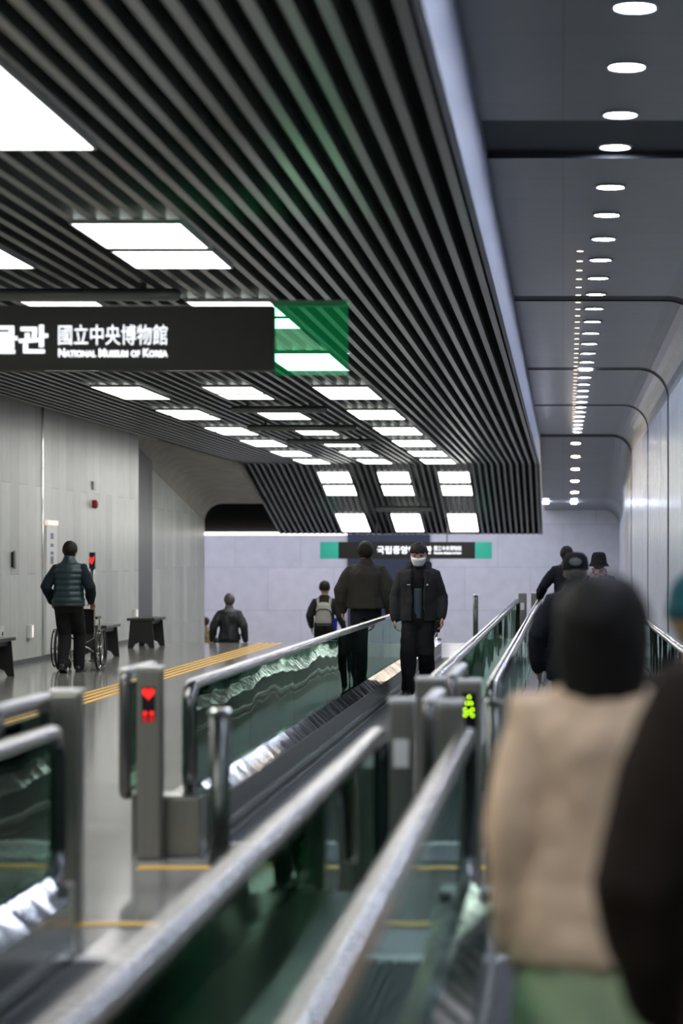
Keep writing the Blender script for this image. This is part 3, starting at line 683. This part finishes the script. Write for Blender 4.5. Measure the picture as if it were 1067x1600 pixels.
def person(label, loc, yaw, H, arms=None, legs=None, lean=0., hyaw=0., hpitch=0., vox=.0075, neck_lean=0.):
    """local frame: front +Y, right hand +X, dimensions for a 1.75 m adult then scaled"""
    global thumb_hint
    r = thing('person', label, 'person', loc, yaw); k = H/1.75; r.scale = (k, k, k)
    P = {'root': r}
    cl, sl = math.cos(lean), math.sin(lean)
    def T(p):
        p = Vector(p)
        if p.z <= .95: return p
        z = p.z-.95; return Vector((p.x, p.y*cl+z*sl, .95+z*cl-p.y*sl))
    HP = Vector((0, 0, 1.53))
    HR = Matrix.Rotation(hyaw, 3, 'Z') @ Matrix.Rotation(-hpitch, 3, 'X')
    def HT(p): return T(HP+HR @ ((Vector(p)-HP)*1.09))
    P['T'] = T; P['HT'] = HT
    A = {1: dict(el=(.255, -.03, 1.14), wr=(.275, .05, .90), d=(0, .12, -1), pn=(-1, .1, 0), curl=.35), -1: dict(el=(-.255, -.03, 1.14), wr=(-.275, .05, .90), d=(0, .12, -1), pn=(1, .1, 0), curl=.35)}
    for s_, dd in (arms or {}).items(): A[s_].update(dd)
    Lg = {1: dict(kn=(.10, .07, .50), an=(.105, .02, .085), to=(.03, 1, -.0)), -1: dict(kn=(-.10, .07, .50), an=(-.105, .02, .085), to=(-.03, 1, -.0))}
    for s_, dd in (legs or {}).items(): Lg[s_].update(dd)
    P['A'] = A; P['L'] = Lg
    bm = bmesh.new()
    rings_loft(bm, [[T(q) for q in ring((0, -.0, z), rx-(.014 if z < 1.05 else 0), ry-(.016 if z < 1.05 else 0), 20)] for z, rx, ry in TOR])
    rings_loft(bm, [[HT(q) for q in ring((0, y, z), rx, ry, 22)] for z, y, rx, ry in HEAD])
    tube(bm, [HT((0, .0, 1.50)), HT((0, .0, 1.60))], [.056, .055], 14)
    tube(bm, [HT((0, .097, 1.652)), HT((0, .108, 1.63)), HT((0, .120, 1.608)), HT((0, .100, 1.600))], [.009, .011, .015, .012], 10, True)   # nose
    tube(bm, [HT((-.022, .094, 1.572)), HT((0, .100, 1.572)), HT((.022, .094, 1.572))], [.006, .009, .006], 8, True)                        # lips
    tube(bm, [HT((-.05, .083, 1.662)), HT((-.028, .098, 1.668)), HT((0, .098, 1.662)), HT((.028, .098, 1.668)), HT((.05, .083, 1.662))], [.007, .010, .008, .010, .007], 8, True)  # brow
    for s in (1, -1):
        rr = bmesh.new(); 
        ellipsoid(bm, (0, 0, 0), (1, 1, 1), 12, 8, lambda p, d, s=s: HT((s*.077+d.x*.012, -.004+d.y*.020, 1.627+d.z*.033)))
        a = A[s]; sh = T((s*.172, -.005, 1.405)); el = Vector(a['el']); wr = Vector(a['wr'])
        a['sh'] = sh
        tube(bm, [T((s*.10, 0, 1.41)), sh, sh.lerp(el, .4), el, el.lerp(wr, .3), wr], [.06, .056, .049, .041, .042, .027], 14, True)
        thumb_hint = a.get('th', (0, 1, 0))
        hand(bm, wr+(wr-el).normalized()*.012, a['d'], a['pn'], None, a['curl'])
        q = Lg[s]; hp = Vector((s*.092, 0, .90)); kn = Vector(q['kn']); an = Vector(q['an'])
        tube(bm, [hp+Vector((0, 0, .03)), hp.lerp(kn, .35), kn, kn.lerp(an, .3)+Vector((0, -.012, 0)), kn.lerp(an, .7), an], [.076, .074, .056, .058, .043, .036], 14, True)
        t_ = Vector(q['to']).normalized(); tube(bm, [an+Vector((0, 0, -.02))-t_*.03, an+Vector((0, 0, -.035))+t_*.06, an+Vector((0, 0, -.05))+t_*.14], [.036, .034, .022], 10, True)
        rr.free()
    P['body'] = remesh('body', bm, M['skin'], r, vox, 2)
    return P
def top_garment(P, name, m, hem=.86, e=.03, se=.022, sleeves=True, flare=0., collar=.0, fold=.012, vox=.011, seed=0, cuff=.0, top=1.52, smooth=4, post=None, hood=False, sleeve_end=1.0, yoff=0., back=0.):
    T = P['T']; bm = bmesh.new(); rg = []
    n = 20
    for i in range(n+1):
        z = hem+(top-hem)*i/n; rx, ry = tor(max(z, .90))
        f = flare*max(0, (1.05-z)/max(.01, 1.05-hem)) if hem < 1.05 else 0
        ww = max(rx, .150) if z < 1.36 else rx
        q_ = min(1, max(0, (z-1.36)/.14)); ee = e*(1-.62*q_)
        rg.append([T(q) for q in ring((0, -back*.5*(1-q_), z), ww+ee+f, max(ry, .112 if z < 1.36 else ry)+ee+f*.8+back*(1-q_), 24)])
    rings_loft(bm, rg)
    if collar: rings_loft(bm, [[T(q) for q in ring((0, -.005, z), rx, rx*1.02, 20)] for z, rx in ((top-.06, .098), (top-.02, .080), (top+collar, .070))])
    if hood:
        tube(bm, [T((.10, .05, 1.50)), T((.125, -.03, 1.515)), T((.085, -.11, 1.50)), T((0, -.14, 1.485)), T((-.085, -.11, 1.50)), T((-.125, -.03, 1.515)), T((-.10, .05, 1.50))], [.03, .042, .05, .058, .05, .042, .03], 12, True)
    if sleeves:
        for s in (1, -1):
            a = P['A'][s]; sh = a['sh']; el = Vector(a['el']); wr = Vector(a['wr']); wr = el.lerp(wr, sleeve_end)
            tube(bm, [T((s*.07, 0, 1.415)), sh+Vector((s*.002, 0, -.004)), sh.lerp(el, .45), el, el.lerp(wr, .5), wr], [.052+se*.5, .054+se*.85, .056+se, .050+se, .044+se, .032+se*.8+cuff], 16, True)
    return remesh(name, bm, m, P['root'], vox, smooth, fold, 7., seed, post)
def trousers(P, m, e=.022, fold=.010, seed=0, vox=.011, top=1.0, name='trousers', hemz=.0):
    bm = bmesh.new()
    rings_loft(bm, [ring((0, 0, z), tor(z)[0]+e, tor(z)[1]+e, 20) for z in (.80, .84, .88, .94, top, top+.03)])
    for s in (1, -1):
        q = P['L'][s]; hp = Vector((s*.092, 0, .90)); kn = Vector(q['kn']); an = Vector(q['an'])+Vector((0, 0, hemz))
        tube(bm, [hp, hp.lerp(kn, .4), kn, kn.lerp(an, .5), an], [.092+e*.7, .085+e*.8, .064+e, .060+e, .052+e], 16, True)
    return remesh(name, bm, m, P['root'], vox, 4, fold, 9., seed)
def shoes(P, m, sole=None):
    for s in (1, -1):
        q = P['L'][s]; an = Vector(q['an']); t_ = Vector(q['to']).normalized(); x_ = t_.cross(Vector((0, 0, 1))).normalized(); u_ = x_.cross(t_)
        o0 = an-u_*.085
        bm = bmesh.new()
        rings_loft(bm, [ring(o0+t_*a+u_*h, w_, h_, 14, x_, u_) for a, w_, h_, h in ((-.085, .020, .03, .035), (-.075, .036, .045, .046), (-.03, .042, .055, .056), (.03, .042, .052, .053), (.08, .046, .038, .040), (.14, .048, .030, .032), (.18, .040, .024, .027), (.20, .018, .015, .020))])
        sh = obj('shoe', bm, m, P['root'], True)
        bm = bmesh.new()
        pts = [o0+t_*a+x_*w_ for a, w_ in ((-.09, -.022), (-.05, -.042), (.06, -.046), (.14, -.051), (.19, -.034), (.205, 0), (.19, .034), (.14, .051), (.06, .046), (-.05, .042), (-.09, .022))]
        prism(bm, pts, u_*.022); so = obj('sole', bm, sole or m, P['root']); so.parent = sh
def hair(P, m, front=1.69, nape=1.565, r=(.094, .121, .113), c=(0, -.012, 1.652), part=False, name='hair', amp=.004):
    HT = P['HT']; bm = bmesh.new(); c = Vector(c)
    def f(p, d):
        if d.y > .10 and p.z < front+.010*noise.noise(Vector((p.x*70, 3.3, 0))): 
            p = c+(p-c)*.74
        z = p.z
        if abs(d.x) > .75 and d.y > -.25 and p.z < 1.615: p = c+(p-c)*.82
        if p.z < nape: p = Vector((p.x*.9, p.y*.9, nape-(nape-p.z)*.12))
        n_ = noise.noise(Vector((p.x*30, p.y*30, p.z*9))); p = p+d*amp*n_
        if part and d.z > .2 and d.y > -.2: p = p-d*.004*math.exp(-(p.x/.010)**2)
        return HT(p)
    ellipsoid(bm, c, r, 40, 28, f)
    return obj(name, bm, m, P['root'], True)
def lathe_head(P, name, prof, m, n=28, sy=1.22, yo=-.008, amp=0):
    HT = P['HT']; bm = bmesh.new()
    rings_loft(bm, [[HT(q) for q in ring((0, yo, z), r, r*sy, n)] for z, r in prof])
    return obj(name, bm, m, P['root'], True)

# 1 wheelchair pusher
YP = 32.35; XP = -6.62
p = person('person in teal quilted vest and black trousers pushing the wheelchair, seen from behind', (XP, YP, 0), 0, 1.74,
   arms={1: dict(el=(.295, -.02, 1.15), wr=(.262, .24, .945), d=(0, 1, -.25), pn=(0, -.2, -1), curl=.75, th=(-1, 0, 0)), -1: dict(el=(-.295, -.02, 1.15), wr=(-.262, .24, .945), d=(0, 1, -.25), pn=(0, -.2, -1), curl=.75, th=(1, 0, 0))},
   legs={1: dict(kn=(.11, .20, .51), an=(.11, .16, .085)), -1: dict(kn=(-.06, .08, .49), an=(-.045, -.16, .11), to=(-.05, 1, -.25))}, lean=.13, hpitch=.25)
top_garment(p, 'sweater', M['sleeve'], hem=.93, e=.02, se=.026, fold=.012, seed=1, sleeve_end=.97)
def quilt(v, n):
    return v+n*.011*abs(math.sin(PI*v.z/.078))
top_garment(p, 'quilted_vest', M['vest'], hem=.90, e=.046, sleeves=False, collar=.05, fold=.006, seed=2, post=quilt, vox=.010, smooth=5)
trousers(p, M['black_cloth'], .024, seed=3); shoes(p, M['shoe']); hair(p, M['hair'], nape=1.55)

# wheelchair
W = thing('wheelchair', 'folding wheelchair with chrome frame and black seat pushed along the left wall', 'wheelchair', (XP+.02, YP+.62, 0))
def wheel(s):
    x = s*.27
    hub = bmesh.new(); tube(hub, [(x-s*.03, 0, .305), (x+s*.035, 0, .305)], .03, 16); tube(hub, [(x-s*.012, 0, .305), (x+s*.012, 0, .305)], .05, 16)
    wh = obj('wheel', hub, M['chrome'], W, True)
    cir = lambda xx, r, n=44: [(xx, r*math.cos(2*PI*i/n), .305+r*math.sin(2*PI*i/n)) for i in range(n)]
    bm = bmesh.new(); tube(bm, cir(x, .288), .0165, 10, closed=True); obj('tyre', bm, M['rub_black'], wh, True)
    bm = bmesh.new(); tube(bm, cir(x, .268), .011, 8, closed=True); obj('rim', bm, M['chrome'], wh, True)
    bm = bmesh.new(); tube(bm, cir(x+s*.058, .255), .010, 8, closed=True)
    for i in range(6):
        a = 2*PI*i/6; tube(bm, [(x+s*.058, .255*math.cos(a), .305+.255*math.sin(a)), (x+s*.005, .27*math.cos(a), .305+.27*math.sin(a))], .005, 6)
    obj('handrim', bm, M['rub_black'], wh, True)
    bm = bmesh.new()
    for i in range(18):
        a = 2*PI*i/18; tube(bm, [(x+s*.02*(1 if i % 2 else -1), .03*math.cos(a+.6), .305+.03*math.sin(a+.6)), (x, .265*math.cos(a), .305+.265*math.sin(a))], .0022, 5)
    obj('spokes', bm, M['chrome'], wh)
for s in (1, -1): wheel(s)
bm = bmesh.new()
for s in (1, -1):
    x = s*.215
    tube(bm, [(x, -.10, .92), (x, -.06, .88), (x, -.02, .50), (x, 0, .305), (x, .05, .20)], .0125, 8)
    tube(bm, [(x, -.02, .50), (x, .42, .50), (x, .46, .45), (x, .46, .24), (x, .52, .12)], .0125, 8)
    tube(bm, [(x, .05, .20), (x, .46, .24)], .0125, 8)
    tube(bm, [(x, -.03, .70), (x, .30, .70), (x, .33, .66), (x, .33, .50)], .0125, 8)
    tube(bm, [(x, 0, .305), (s*.29, 0, .305)], .010, 8)
tube(bm, [(-.215, .20, .48), (.215, .20, .21)], .011, 8); tube(bm, [(.215, .225, .48), (-.215, .225, .21)], .011, 8)
obj('frame', bm, M['chrome'], W, True)
bm = bmesh.new(); bx(bm, -.205, .205, 0, .42, .49, .525); obj('seat', bm, M['rub_black'], W, bevel=.012)
bm = bmesh.new(); prism(bm, [(-.205, -.02, .52), (-.205, -.05, .84), (-.205, -.03, .84), (-.205, 0, .52)], (.41, 0, 0)); obj('backrest', bm, M['black_cloth'], W)
for s in (1, -1):
    bm = bmesh.new(); tube(bm, [(s*.215, -.08, .915), (s*.215, -.20, .935)], .0165, 10, True); obj('push_handle', bm, M['rub_black'], W, True)
    bm = bmesh.new(); bx(bm, s*.225-.028, s*.225+.028, -.02, .27, .705, .735); obj('armrest', bm, M['rub_black'], W, bevel=.01)
    cs = bmesh.new(); tube(cs, [(s*.20, .43, .075-.0), (s*.225, .43, .075)], .072, 20); c_ = obj('caster', cs, M['rub_black'], W, True)
    bm = bmesh.new(); tube(bm, [(s*.235, .43, .075), (s*.235, .46, .25)], .010, 8); f_ = obj('fork', bm, M['chrome'], W, True); f_.parent = c_
    bm = bmesh.new(); bx(bm, min(s*.03, s*.2), max(s*.03, s*.2), .50, .64, .10, .115); obj('footplate', bm, M['rub_black'], W)

# 2 dark jacket man going down the stairs
p = person('person in black leather jacket with grey collar going down the stairs, seen from behind', (-6.2, 45.0-.12, -.875), 0, 1.715, vox=.009, hyaw=.35,
   arms={1: dict(el=(.285, -.05, 1.14), wr=(.30, .03, .90)), -1: dict(el=(-.30, -.05, 1.14), wr=(-.33, .05, .90))}, legs={1: dict(kn=(.1, .05, .5), an=(.1, 0, .085)), -1: dict(kn=(-.1, .05, .5), an=(-.1, 0, .085))})
top_garment(p, 'jacket', M['leather'], hem=.90, e=.04, se=.030, fold=.018, seed=4, top=1.46)
bm = bmesh.new(); rings_loft(bm, [[p['T'](q) for q in ring((0, -.01, z), r, r*.9, 20)] for z, r in ((1.43, .16), (1.47, .115), (1.50, .085), (1.545, .075))]); remesh('collar', bm, M['grey_cloth'], p['root'], .010, 4, .004)
trousers(p, M['olive_cloth'], .02, seed=5); shoes(p, M['shoe']); hair(p, M['hair_grey'], nape=1.56)
# 3 partly hidden person beyond the wall
p = person('person in pale yellow print top half hidden behind the end of the left wall', (-9.47, 64.0, LOW), .5, 1.68, vox=.010)
top_garment(p, 'blouse', M['yel_cloth'], hem=.84, e=.03, se=.02, fold=.012, seed=6); trousers(p, M['black_cloth'], .02, seed=7); shoes(p, M['shoe']); hair(p, M['hair_brown'], nape=1.50, r=(.098, .118, .112))
t = thing('shoulder_bag', 'black shoulder bag on the side of the half hidden person', 'bag', (-9.20, 64.0, LOW+1.05))
bm = bmesh.new(); ellipsoid(bm, (0, 0, 0), (.11, .08, .12), 16, 10); obj('pouch', bm, M['leather'], t, True)
bm = bmesh.new(); tube(bm, [(-.02, -.05, .1), (-.12, -.03, .28), (-.16, 0, .32), (-.12, .03, .28), (-.02, .05, .1)], .010, 6); obj('strap', bm, M['leather'], t, True)
# 4 backpack man
PX4, PY4 = -4.39, 44.50
p = person('person in grey shirt wearing a pale grey backpack, seen from behind', (PX4, PY4, -.70), 0, 1.78, vox=.009,
   arms={1: dict(el=(.275, -.03, 1.16), wr=(.335, .08, .93)), -1: dict(el=(-.27, -.02, 1.15), wr=(-.255, .16, .95))})
top_garment(p, 'shirt', M['char_cloth'], hem=.90, e=.025, se=.022, fold=.012, seed=8); trousers(p, M['black_cloth'], .02, seed=9); shoes(p, M['shoe']); hair(p, M['hair'], nape=1.60)
bm = bmesh.new(); bx(bm, .15, .23, -.10, -.04, .88, 1.10); remesh('blue_cloth', bm, M['blue'], p['root'], .012, 4, .01)
k4 = 1.78/1.75
t = thing('backpack', 'pale grey backpack with dark zip on the back of the grey-shirted person', 'backpack', (PX4, PY4-.14*k4, -.70+.97*k4))
bm = bmesh.new(); rings_loft(bm, [ring((0, yy, z), rx, ry, 24) for z, rx, ry, yy in ((0, .125, .05, -.06), (.02, .145, .07, -.07), (.12, .150, .085, -.075), (.28, .145, .085, -.07), (.38, .12, .065, -.055), (.43, .06, .03, -.04))]); remesh('pack_body', bm, M['pack'], t, .010, 4, .005)
bm = bmesh.new(); tube(bm, [(-.148, -.08, .16), (-.13, -.14, .27), (-.06, -.158, .305), (.06, -.158, .305), (.13, -.14, .27), (.148, -.08, .16)], .010, 8, True); obj('zip', bm, M['pack_dk'], t, True)
bm = bmesh.new(); rings_loft(bm, [ring((0, -.085, z), .145, .075, 24) for z in (.015, .05)]); obj('base_panel', bm, M['pack_dk'], t, True)
bm = bmesh.new(); tube(bm, [(-.04, -.04, .42), (-.03, -.04, .47), (.03, -.04, .47), (.04, -.04, .42)], .008, 8, True); obj('grab_loop', bm, M['pack_dk'], t, True)
for s in (1, -1):
    bm = bmesh.new(); tube(bm, [(s*.10, -.03, .36), (s*.115, .01, .47), (s*.115, .08, .50), (s*.13, .17, .42)], [.024, .026, .026, .02], 10, True); obj('strap', bm, M['pack'], t, True)
# 5 big dark jacket man behind the balustrade
p = person('person in wide dark olive jacket walking away behind the long glass balustrade', (-2.45, 30.0, 0), 0, 1.715, vox=.009,
   arms={1: dict(el=(.30, -.05, 1.15), wr=(.30, .05, .91)), -1: dict(el=(-.31, -.05, 1.15), wr=(-.30, .03, .92))}, legs={1: dict(kn=(.10, .18, .5), an=(.1, .2, .085)), -1: dict(kn=(-.10, .0, .49), an=(-.1, -.2, .11), to=(0, 1, -.2))})
top_garment(p, 'jacket', M['olive_cloth'], hem=.93, e=.075, se=.045, fold=.016, seed=10, collar=.04, back=.02); trousers(p, M['navy_cloth'], .02, seed=11); shoes(p, M['shoe']); hair(p, M['hair'], nape=1.57)
# 6 masked man
p = person('person in white face mask and open black hooded jacket walking towards the camera', (-1.60, 26.75, .012), PI, 1.665, vox=.0065, hpitch=.22,
   arms={1: dict(el=(.262, -.04, 1.15), wr=(.272, .04, .90), curl=.6), -1: dict(el=(-.265, -.03, 1.15), wr=(-.275, .10, .925), d=(-.1, .25, -1), curl=.55)},
   legs={1: dict(kn=(.11, .12, .50), an=(.115, .12, .085), to=(.1, 1, 0)), -1: dict(kn=(-.09, .10, .50), an=(-.09, -.15, .115), to=(-.1, 1, -.15))})
top_garment(p, 'shirt', M['black_cloth'], hem=.90, e=.012, sleeves=False, fold=.006, seed=12, vox=.009)
bm = bmesh.new(); rings_loft(bm, [[p['T'](q) for q in ring((0, .108, z), .052, .045, 16)] for z in (.90, 1.0, 1.1, 1.20, 1.25)]); remesh('shirt_front', bm, M['slate'], p['root'], .009, 3, .004)
def open_front(v, n):
    return v
# jacket: two front halves, back and sleeves in one garment, leaving the chest open
def open_jacket(P, m, hem=.87, seed=13):
    T = P['T']; bm = bmesh.new(); n = 16; N = 30; gap = .30
    outer, inner = [], []
    for i in range(n+1):
        z = hem+(1.46-hem)*i/n; rx, ry = tor(max(z, .92)); rx = max(rx, .155) if z < 1.38 else rx; ry = max(ry, .118) if z < 1.36 else ry
        g = .33+.10*(z-hem)
        o_, i_ = [], []
        for j in range(N+1):
            a = PI/2+g+(2*PI-2*g)*j/N
            o_.append(T((math.cos(a)*(rx+.062), math.sin(a)*(ry+.058), z))); i_.append(T((math.cos(a)*(rx+.024), math.sin(a)*(ry+.024), z)))
        outer.append(o_); inner.append(i_)
    rings_loft(bm, [o_+list(reversed(i_)) for o_, i_ in zip(outer, inner)])
    tube(bm, [T((.075, .10, 1.40)), T((.10, .05, 1.49)), T((.118, -.03, 1.52)), T((.085, -.10, 1.51)), T((0, -.13, 1.50)), T((-.085, -.10, 1.51)), T((-.118, -.03, 1.52)), T((-.10, .05, 1.49)), T((-.075, .10, 1.40))], [.026, .034, .040, .045, .05, .045, .040, .034, .026], 12, True)
    for s in (1, -1):
        a_ = P['A'][s]; sh = a_['sh']; el = Vector(a_['el']); wr = Vector(a_['wr'])
        tube(bm, [T((s*.13, -.01, 1.41)), sh, sh.lerp(el, .45), el, el.lerp(wr, .5), el.lerp(wr, .86), wr], [.086, .090, .086, .078, .072, .066, .054], 16, True)
    return remesh('jacket', bm, m, P['root'], .010, 3, .013, 8., seed)
open_jacket(p, M['char_cloth'])
trousers(p, M['black_cloth'], .030, seed=14, fold=.014); shoes(p, M['shoe'], M['shoe_white'])
hair(p, M['hair'], front=1.668, nape=1.57, r=(.098, .124, .114), c=(0, -.004, 1.657), part=True, amp=.007)
bm = bmesh.new(); HT = p['HT']; rg = []
for z, yy, rx, ry in ((1.524, .052, .044, .046), (1.55, .036, .060, .078), (1.58, .026, .070, .092), (1.605, .024, .0745, .108), (1.622, .018, .0745, .094)):
    rg.append((z, yy, rx, ry))
ou = [[HT((math.cos(a)*(rx+.006), yy+math.sin(a)*(ry+.006), z)) for a in [PI*(.06+.88*j/20) for j in range(21)]] for z, yy, rx, ry in rg]
inn = [[HT((math.cos(a)*(rx+.001), yy+math.sin(a)*(ry+.001), z)) for a in [PI*(.06+.88*j/20) for j in range(21)]] for z, yy, rx, ry in rg]
rings_loft(bm, [a+list(reversed(b)) for a, b in zip(ou, inn)]); mk = obj('face_mask', bm, M['mask'], p['root'], True)
bm = bmesh.new()
for s in (1, -1): tube(bm, [HT((s*.072, .03, 1.615)), HT((s*.082, .0, 1.64)), HT((s*.078, -.02, 1.63)), HT((s*.070, .02, 1.56))], .002, 6)
e_ = obj('ear_loops', bm, M['mask'], p['root']); e_.parent = mk
for s in (1, -1):
    bm = bmesh.new(); ellipsoid(bm, (0, 0, 0), (1, 1, 1), 12, 8, lambda q, d, s=s: HT((s*.032+d.x*.014, .0925+d.y*.007, 1.643+d.z*.0075))); obj('eye', bm, M['disp'], p['root'], True)
bm = bmesh.new(); T = p['T']
prism(bm, [T((-.125, .168, 1.285)), T((-.095, .176, 1.285)), T((-.105, .174, 1.305)), T((-.118, .171, 1.305))], (0, .008, 0)); prism(bm, [T((.085, .176, 1.29)), T((.125, .168, 1.29)), T((.125, .168, 1.298)), T((.085, .176, 1.298))], (0, .008, 0))
obj('chest_badge', bm, M['white'], p['root'])
k6 = 1.665/1.75
t = thing('phone', 'dark phone with trailing white cable in the masked person\'s hand', 'phone', (-1.60+.225*k6, 26.75-.14*k6, .82*k6)); t.rotation_euler = (0, .15, .2)
box('case', -.035, .035, -.004, .004, -.06, .07, M['disp'], t, .003)
bm = bmesh.new(); tube(bm, [(0, 0, -.06), (-.02, 0, -.12), (.02, 0, -.155), (.07, 0, -.14), (.10, -.0, -.07), (.10, 0, -.01)], .0025, 6); obj('cable', bm, M['white'], t, True)
# 7 and 8, ahead on the far right walkway
p = person('person in dark coat and grey collar leaning on the violet-blue handrail ahead', (.05, 35.9, .004), 0, 1.68, vox=.009, lean=.10,
   arms={-1: dict(el=(-.36, .05, 1.15), wr=(-.415, .22, 1.0), d=(-.05, 1, -.15), pn=(.0, -.1, -1), curl=.4, th=(1, 0, 0))})
top_garment(p, 'coat', M['navy_cloth'], hem=.75, e=.045, se=.035, fold=.014, seed=15, flare=.02)
bm = bmesh.new(); rings_loft(bm, [[p['T'](q) for q in ring((0, -.01, z), r, r*.9, 20)] for z, r in ((1.42, .15), (1.47, .115), (1.52, .085), (1.55, .078))]); remesh('scarf', bm, M['grey_cloth'], p['root'], .010, 4, .008)
trousers(p, M['black_cloth'], .02, seed=16); shoes(p, M['shoe']); hair(p, M['hair'], nape=1.56)
p = person('person in black bucket hat and plaid scarf farthest ahead on the right walkway', (.455, 31.0, .004), 0, 1.55, vox=.009)
top_garment(p, 'coat', M['black_cloth'], hem=.70, e=.045, se=.035, fold=.014, seed=17, flare=.03)
bm = bmesh.new(); rings_loft(bm, [[p['T'](q) for q in ring((0, 0, z), r, r*.92, 22)] for z, r in ((1.42, .165), (1.46, .150), (1.52, .115), (1.58, .10))]); remesh('scarf', bm, M['plaid'], p['root'], .010, 4, .012)
trousers(p, M['black_cloth'], .02, seed=18); shoes(p, M['shoe']); hair(p, M['hair'], nape=1.55)
lathe_head(p, 'bucket_hat', [(1.60, .138), (1.605, .140), (1.655, .108), (1.70, .103), (1.755, .092), (1.785, .070), (1.792, .03)], M['black_cloth'], sy=1.12)
# 9 man in cap
p = person('person in black cap with grey patch and dark navy jacket, seen from behind', (.085, 17.0, .004), 0, 1.53, vox=.0075,
   arms={1: dict(el=(.30, -.04, 1.13), wr=(.30, .05, .90)), -1: dict(el=(-.30, -.04, 1.13), wr=(-.295, .03, .885), curl=.55)}, legs={1: dict(kn=(.1, .12, .5), an=(.1, .1, .085)), -1: dict(kn=(-.1, .05, .5), an=(-.1, -.08, .09))})
top_garment(p, 'jacket', M['navy_cloth'], hem=.78, e=.070, se=.042, fold=.018, seed=19, collar=.075, back=.01)
trousers(p, M['black_cloth'], .025, seed=20); shoes(p, M['shoe']); hair(p, M['hair_grey'], nape=1.575, r=(.083, .108, .10))
cp = lathe_head(p, 'cap', [(1.652, .094), (1.66, .098), (1.70, .097), (1.745, .088), (1.775, .062), (1.785, .025)], M['black_cloth'], sy=1.15)
bm = bmesh.new(); HT = p['HT']
prism(bm, [HT((math.cos(a)*.085, .085+math.sin(a)*.095, 1.655)) for a in [PI*i/14 for i in range(15)]], (0, 0, .007)); o = obj('brim', bm, M['black_cloth'], p['root'], True); o.parent = cp
bm = bmesh.new(); ellipsoid(bm, (0, 0, 0), (1, 1, 1), 18, 10, lambda q, d: HT((d.x*.046, -.122+d.z*.008+d.y*.008, 1.712+d.z*.030))); o = obj('patch', bm, M['grey_cloth'], p['root'], True); o.parent = cp
# 10 beige coat
p = person('person in beige wool coat and mint skirt with black bobbed hair, near right', (.088, 5.4, .004), 0, 1.485, vox=.0075,
   arms={-1: dict(el=(-.222, -.03, 1.12), wr=(-.232, .02, .85)), 1: dict(el=(.235, 0, 1.13), wr=(.235, .10, .90))})
top_garment(p, 'coat', M['beige_cloth'], hem=.76, e=.050, se=.034, fold=.016, seed=21, flare=.02, collar=.03, cuff=.010, sleeve_end=1.08, top=1.49)
bm = bmesh.new(); rg = []
for z, r in ((.30, .30), (.42, .275), (.60, .24), (.80, .205), (.95, .18)):
    rg.append([Vector((math.cos(a)*(r+.004*math.cos(a*18)), math.sin(a)*(r*.78+.004*math.cos(a*18)), z)) for a in [2*PI*i/108 for i in range(108)]])
rings_loft(bm, rg); obj('skirt', bm, M['mint_cloth'], p['root'], True)
shoes(p, M['shoe'])
HT = p['HT']
hair(p, M['hair'], front=1.66, nape=1.44, r=(.116, .128, .118), c=(0, -.018, 1.645))
bm = bmesh.new()
rings_loft(bm, [[HT(q) for q in ring((0, -.035, z), rx, ry, 26)] for z, rx, ry in ((1.442, .076, .06), (1.455, .094, .074), (1.54, .115, .092), (1.60, .117, .104), (1.66, .112, .105), (1.70, .09, .09))])
remesh('hair_length', bm, M['hair'], p['root'], .009, 3, .006, 16)
# 11 dark brown coat at the right edge, 12 teal beanie
p = person('person in dark brown coat cut by the right edge, nearest the camera, arm held out', (.405, 4.4, .004), 0, 1.62, vox=.0075,
   arms={-1: dict(el=(-.285, -.03, 1.03), wr=(-.240, .06, .79), curl=.6)})
top_garment(p, 'coat', M['brown_fur'], hem=.60, e=.03, se=.052, fold=.014, seed=23, flare=.0, collar=.04)
trousers(p, M['black_cloth'], .015, seed=24); shoes(p, M['shoe']); hair(p, M['hair'])
p = person('person in teal knitted beanie with tan hair beside the beige coat at the right edge', (.383, 6.7, .004), 0, 1.46, vox=.0085)
top_garment(p, 'coat', M['brown_fur'], hem=.60, e=.04, se=.03, fold=.014, seed=25)
trousers(p, M['black_cloth'], .015, seed=26); shoes(p, M['shoe'])
hair(p, M['hair_tan'], front=1.68, nape=1.48, r=(.100, .118, .108))
lathe_head(p, 'beanie', [(1.635, .104), (1.64, .108), (1.675, .109), (1.682, .103), (1.72, .100), (1.755, .082), (1.78, .050), (1.786, .02)], M['teal_knit'], sy=1.14)
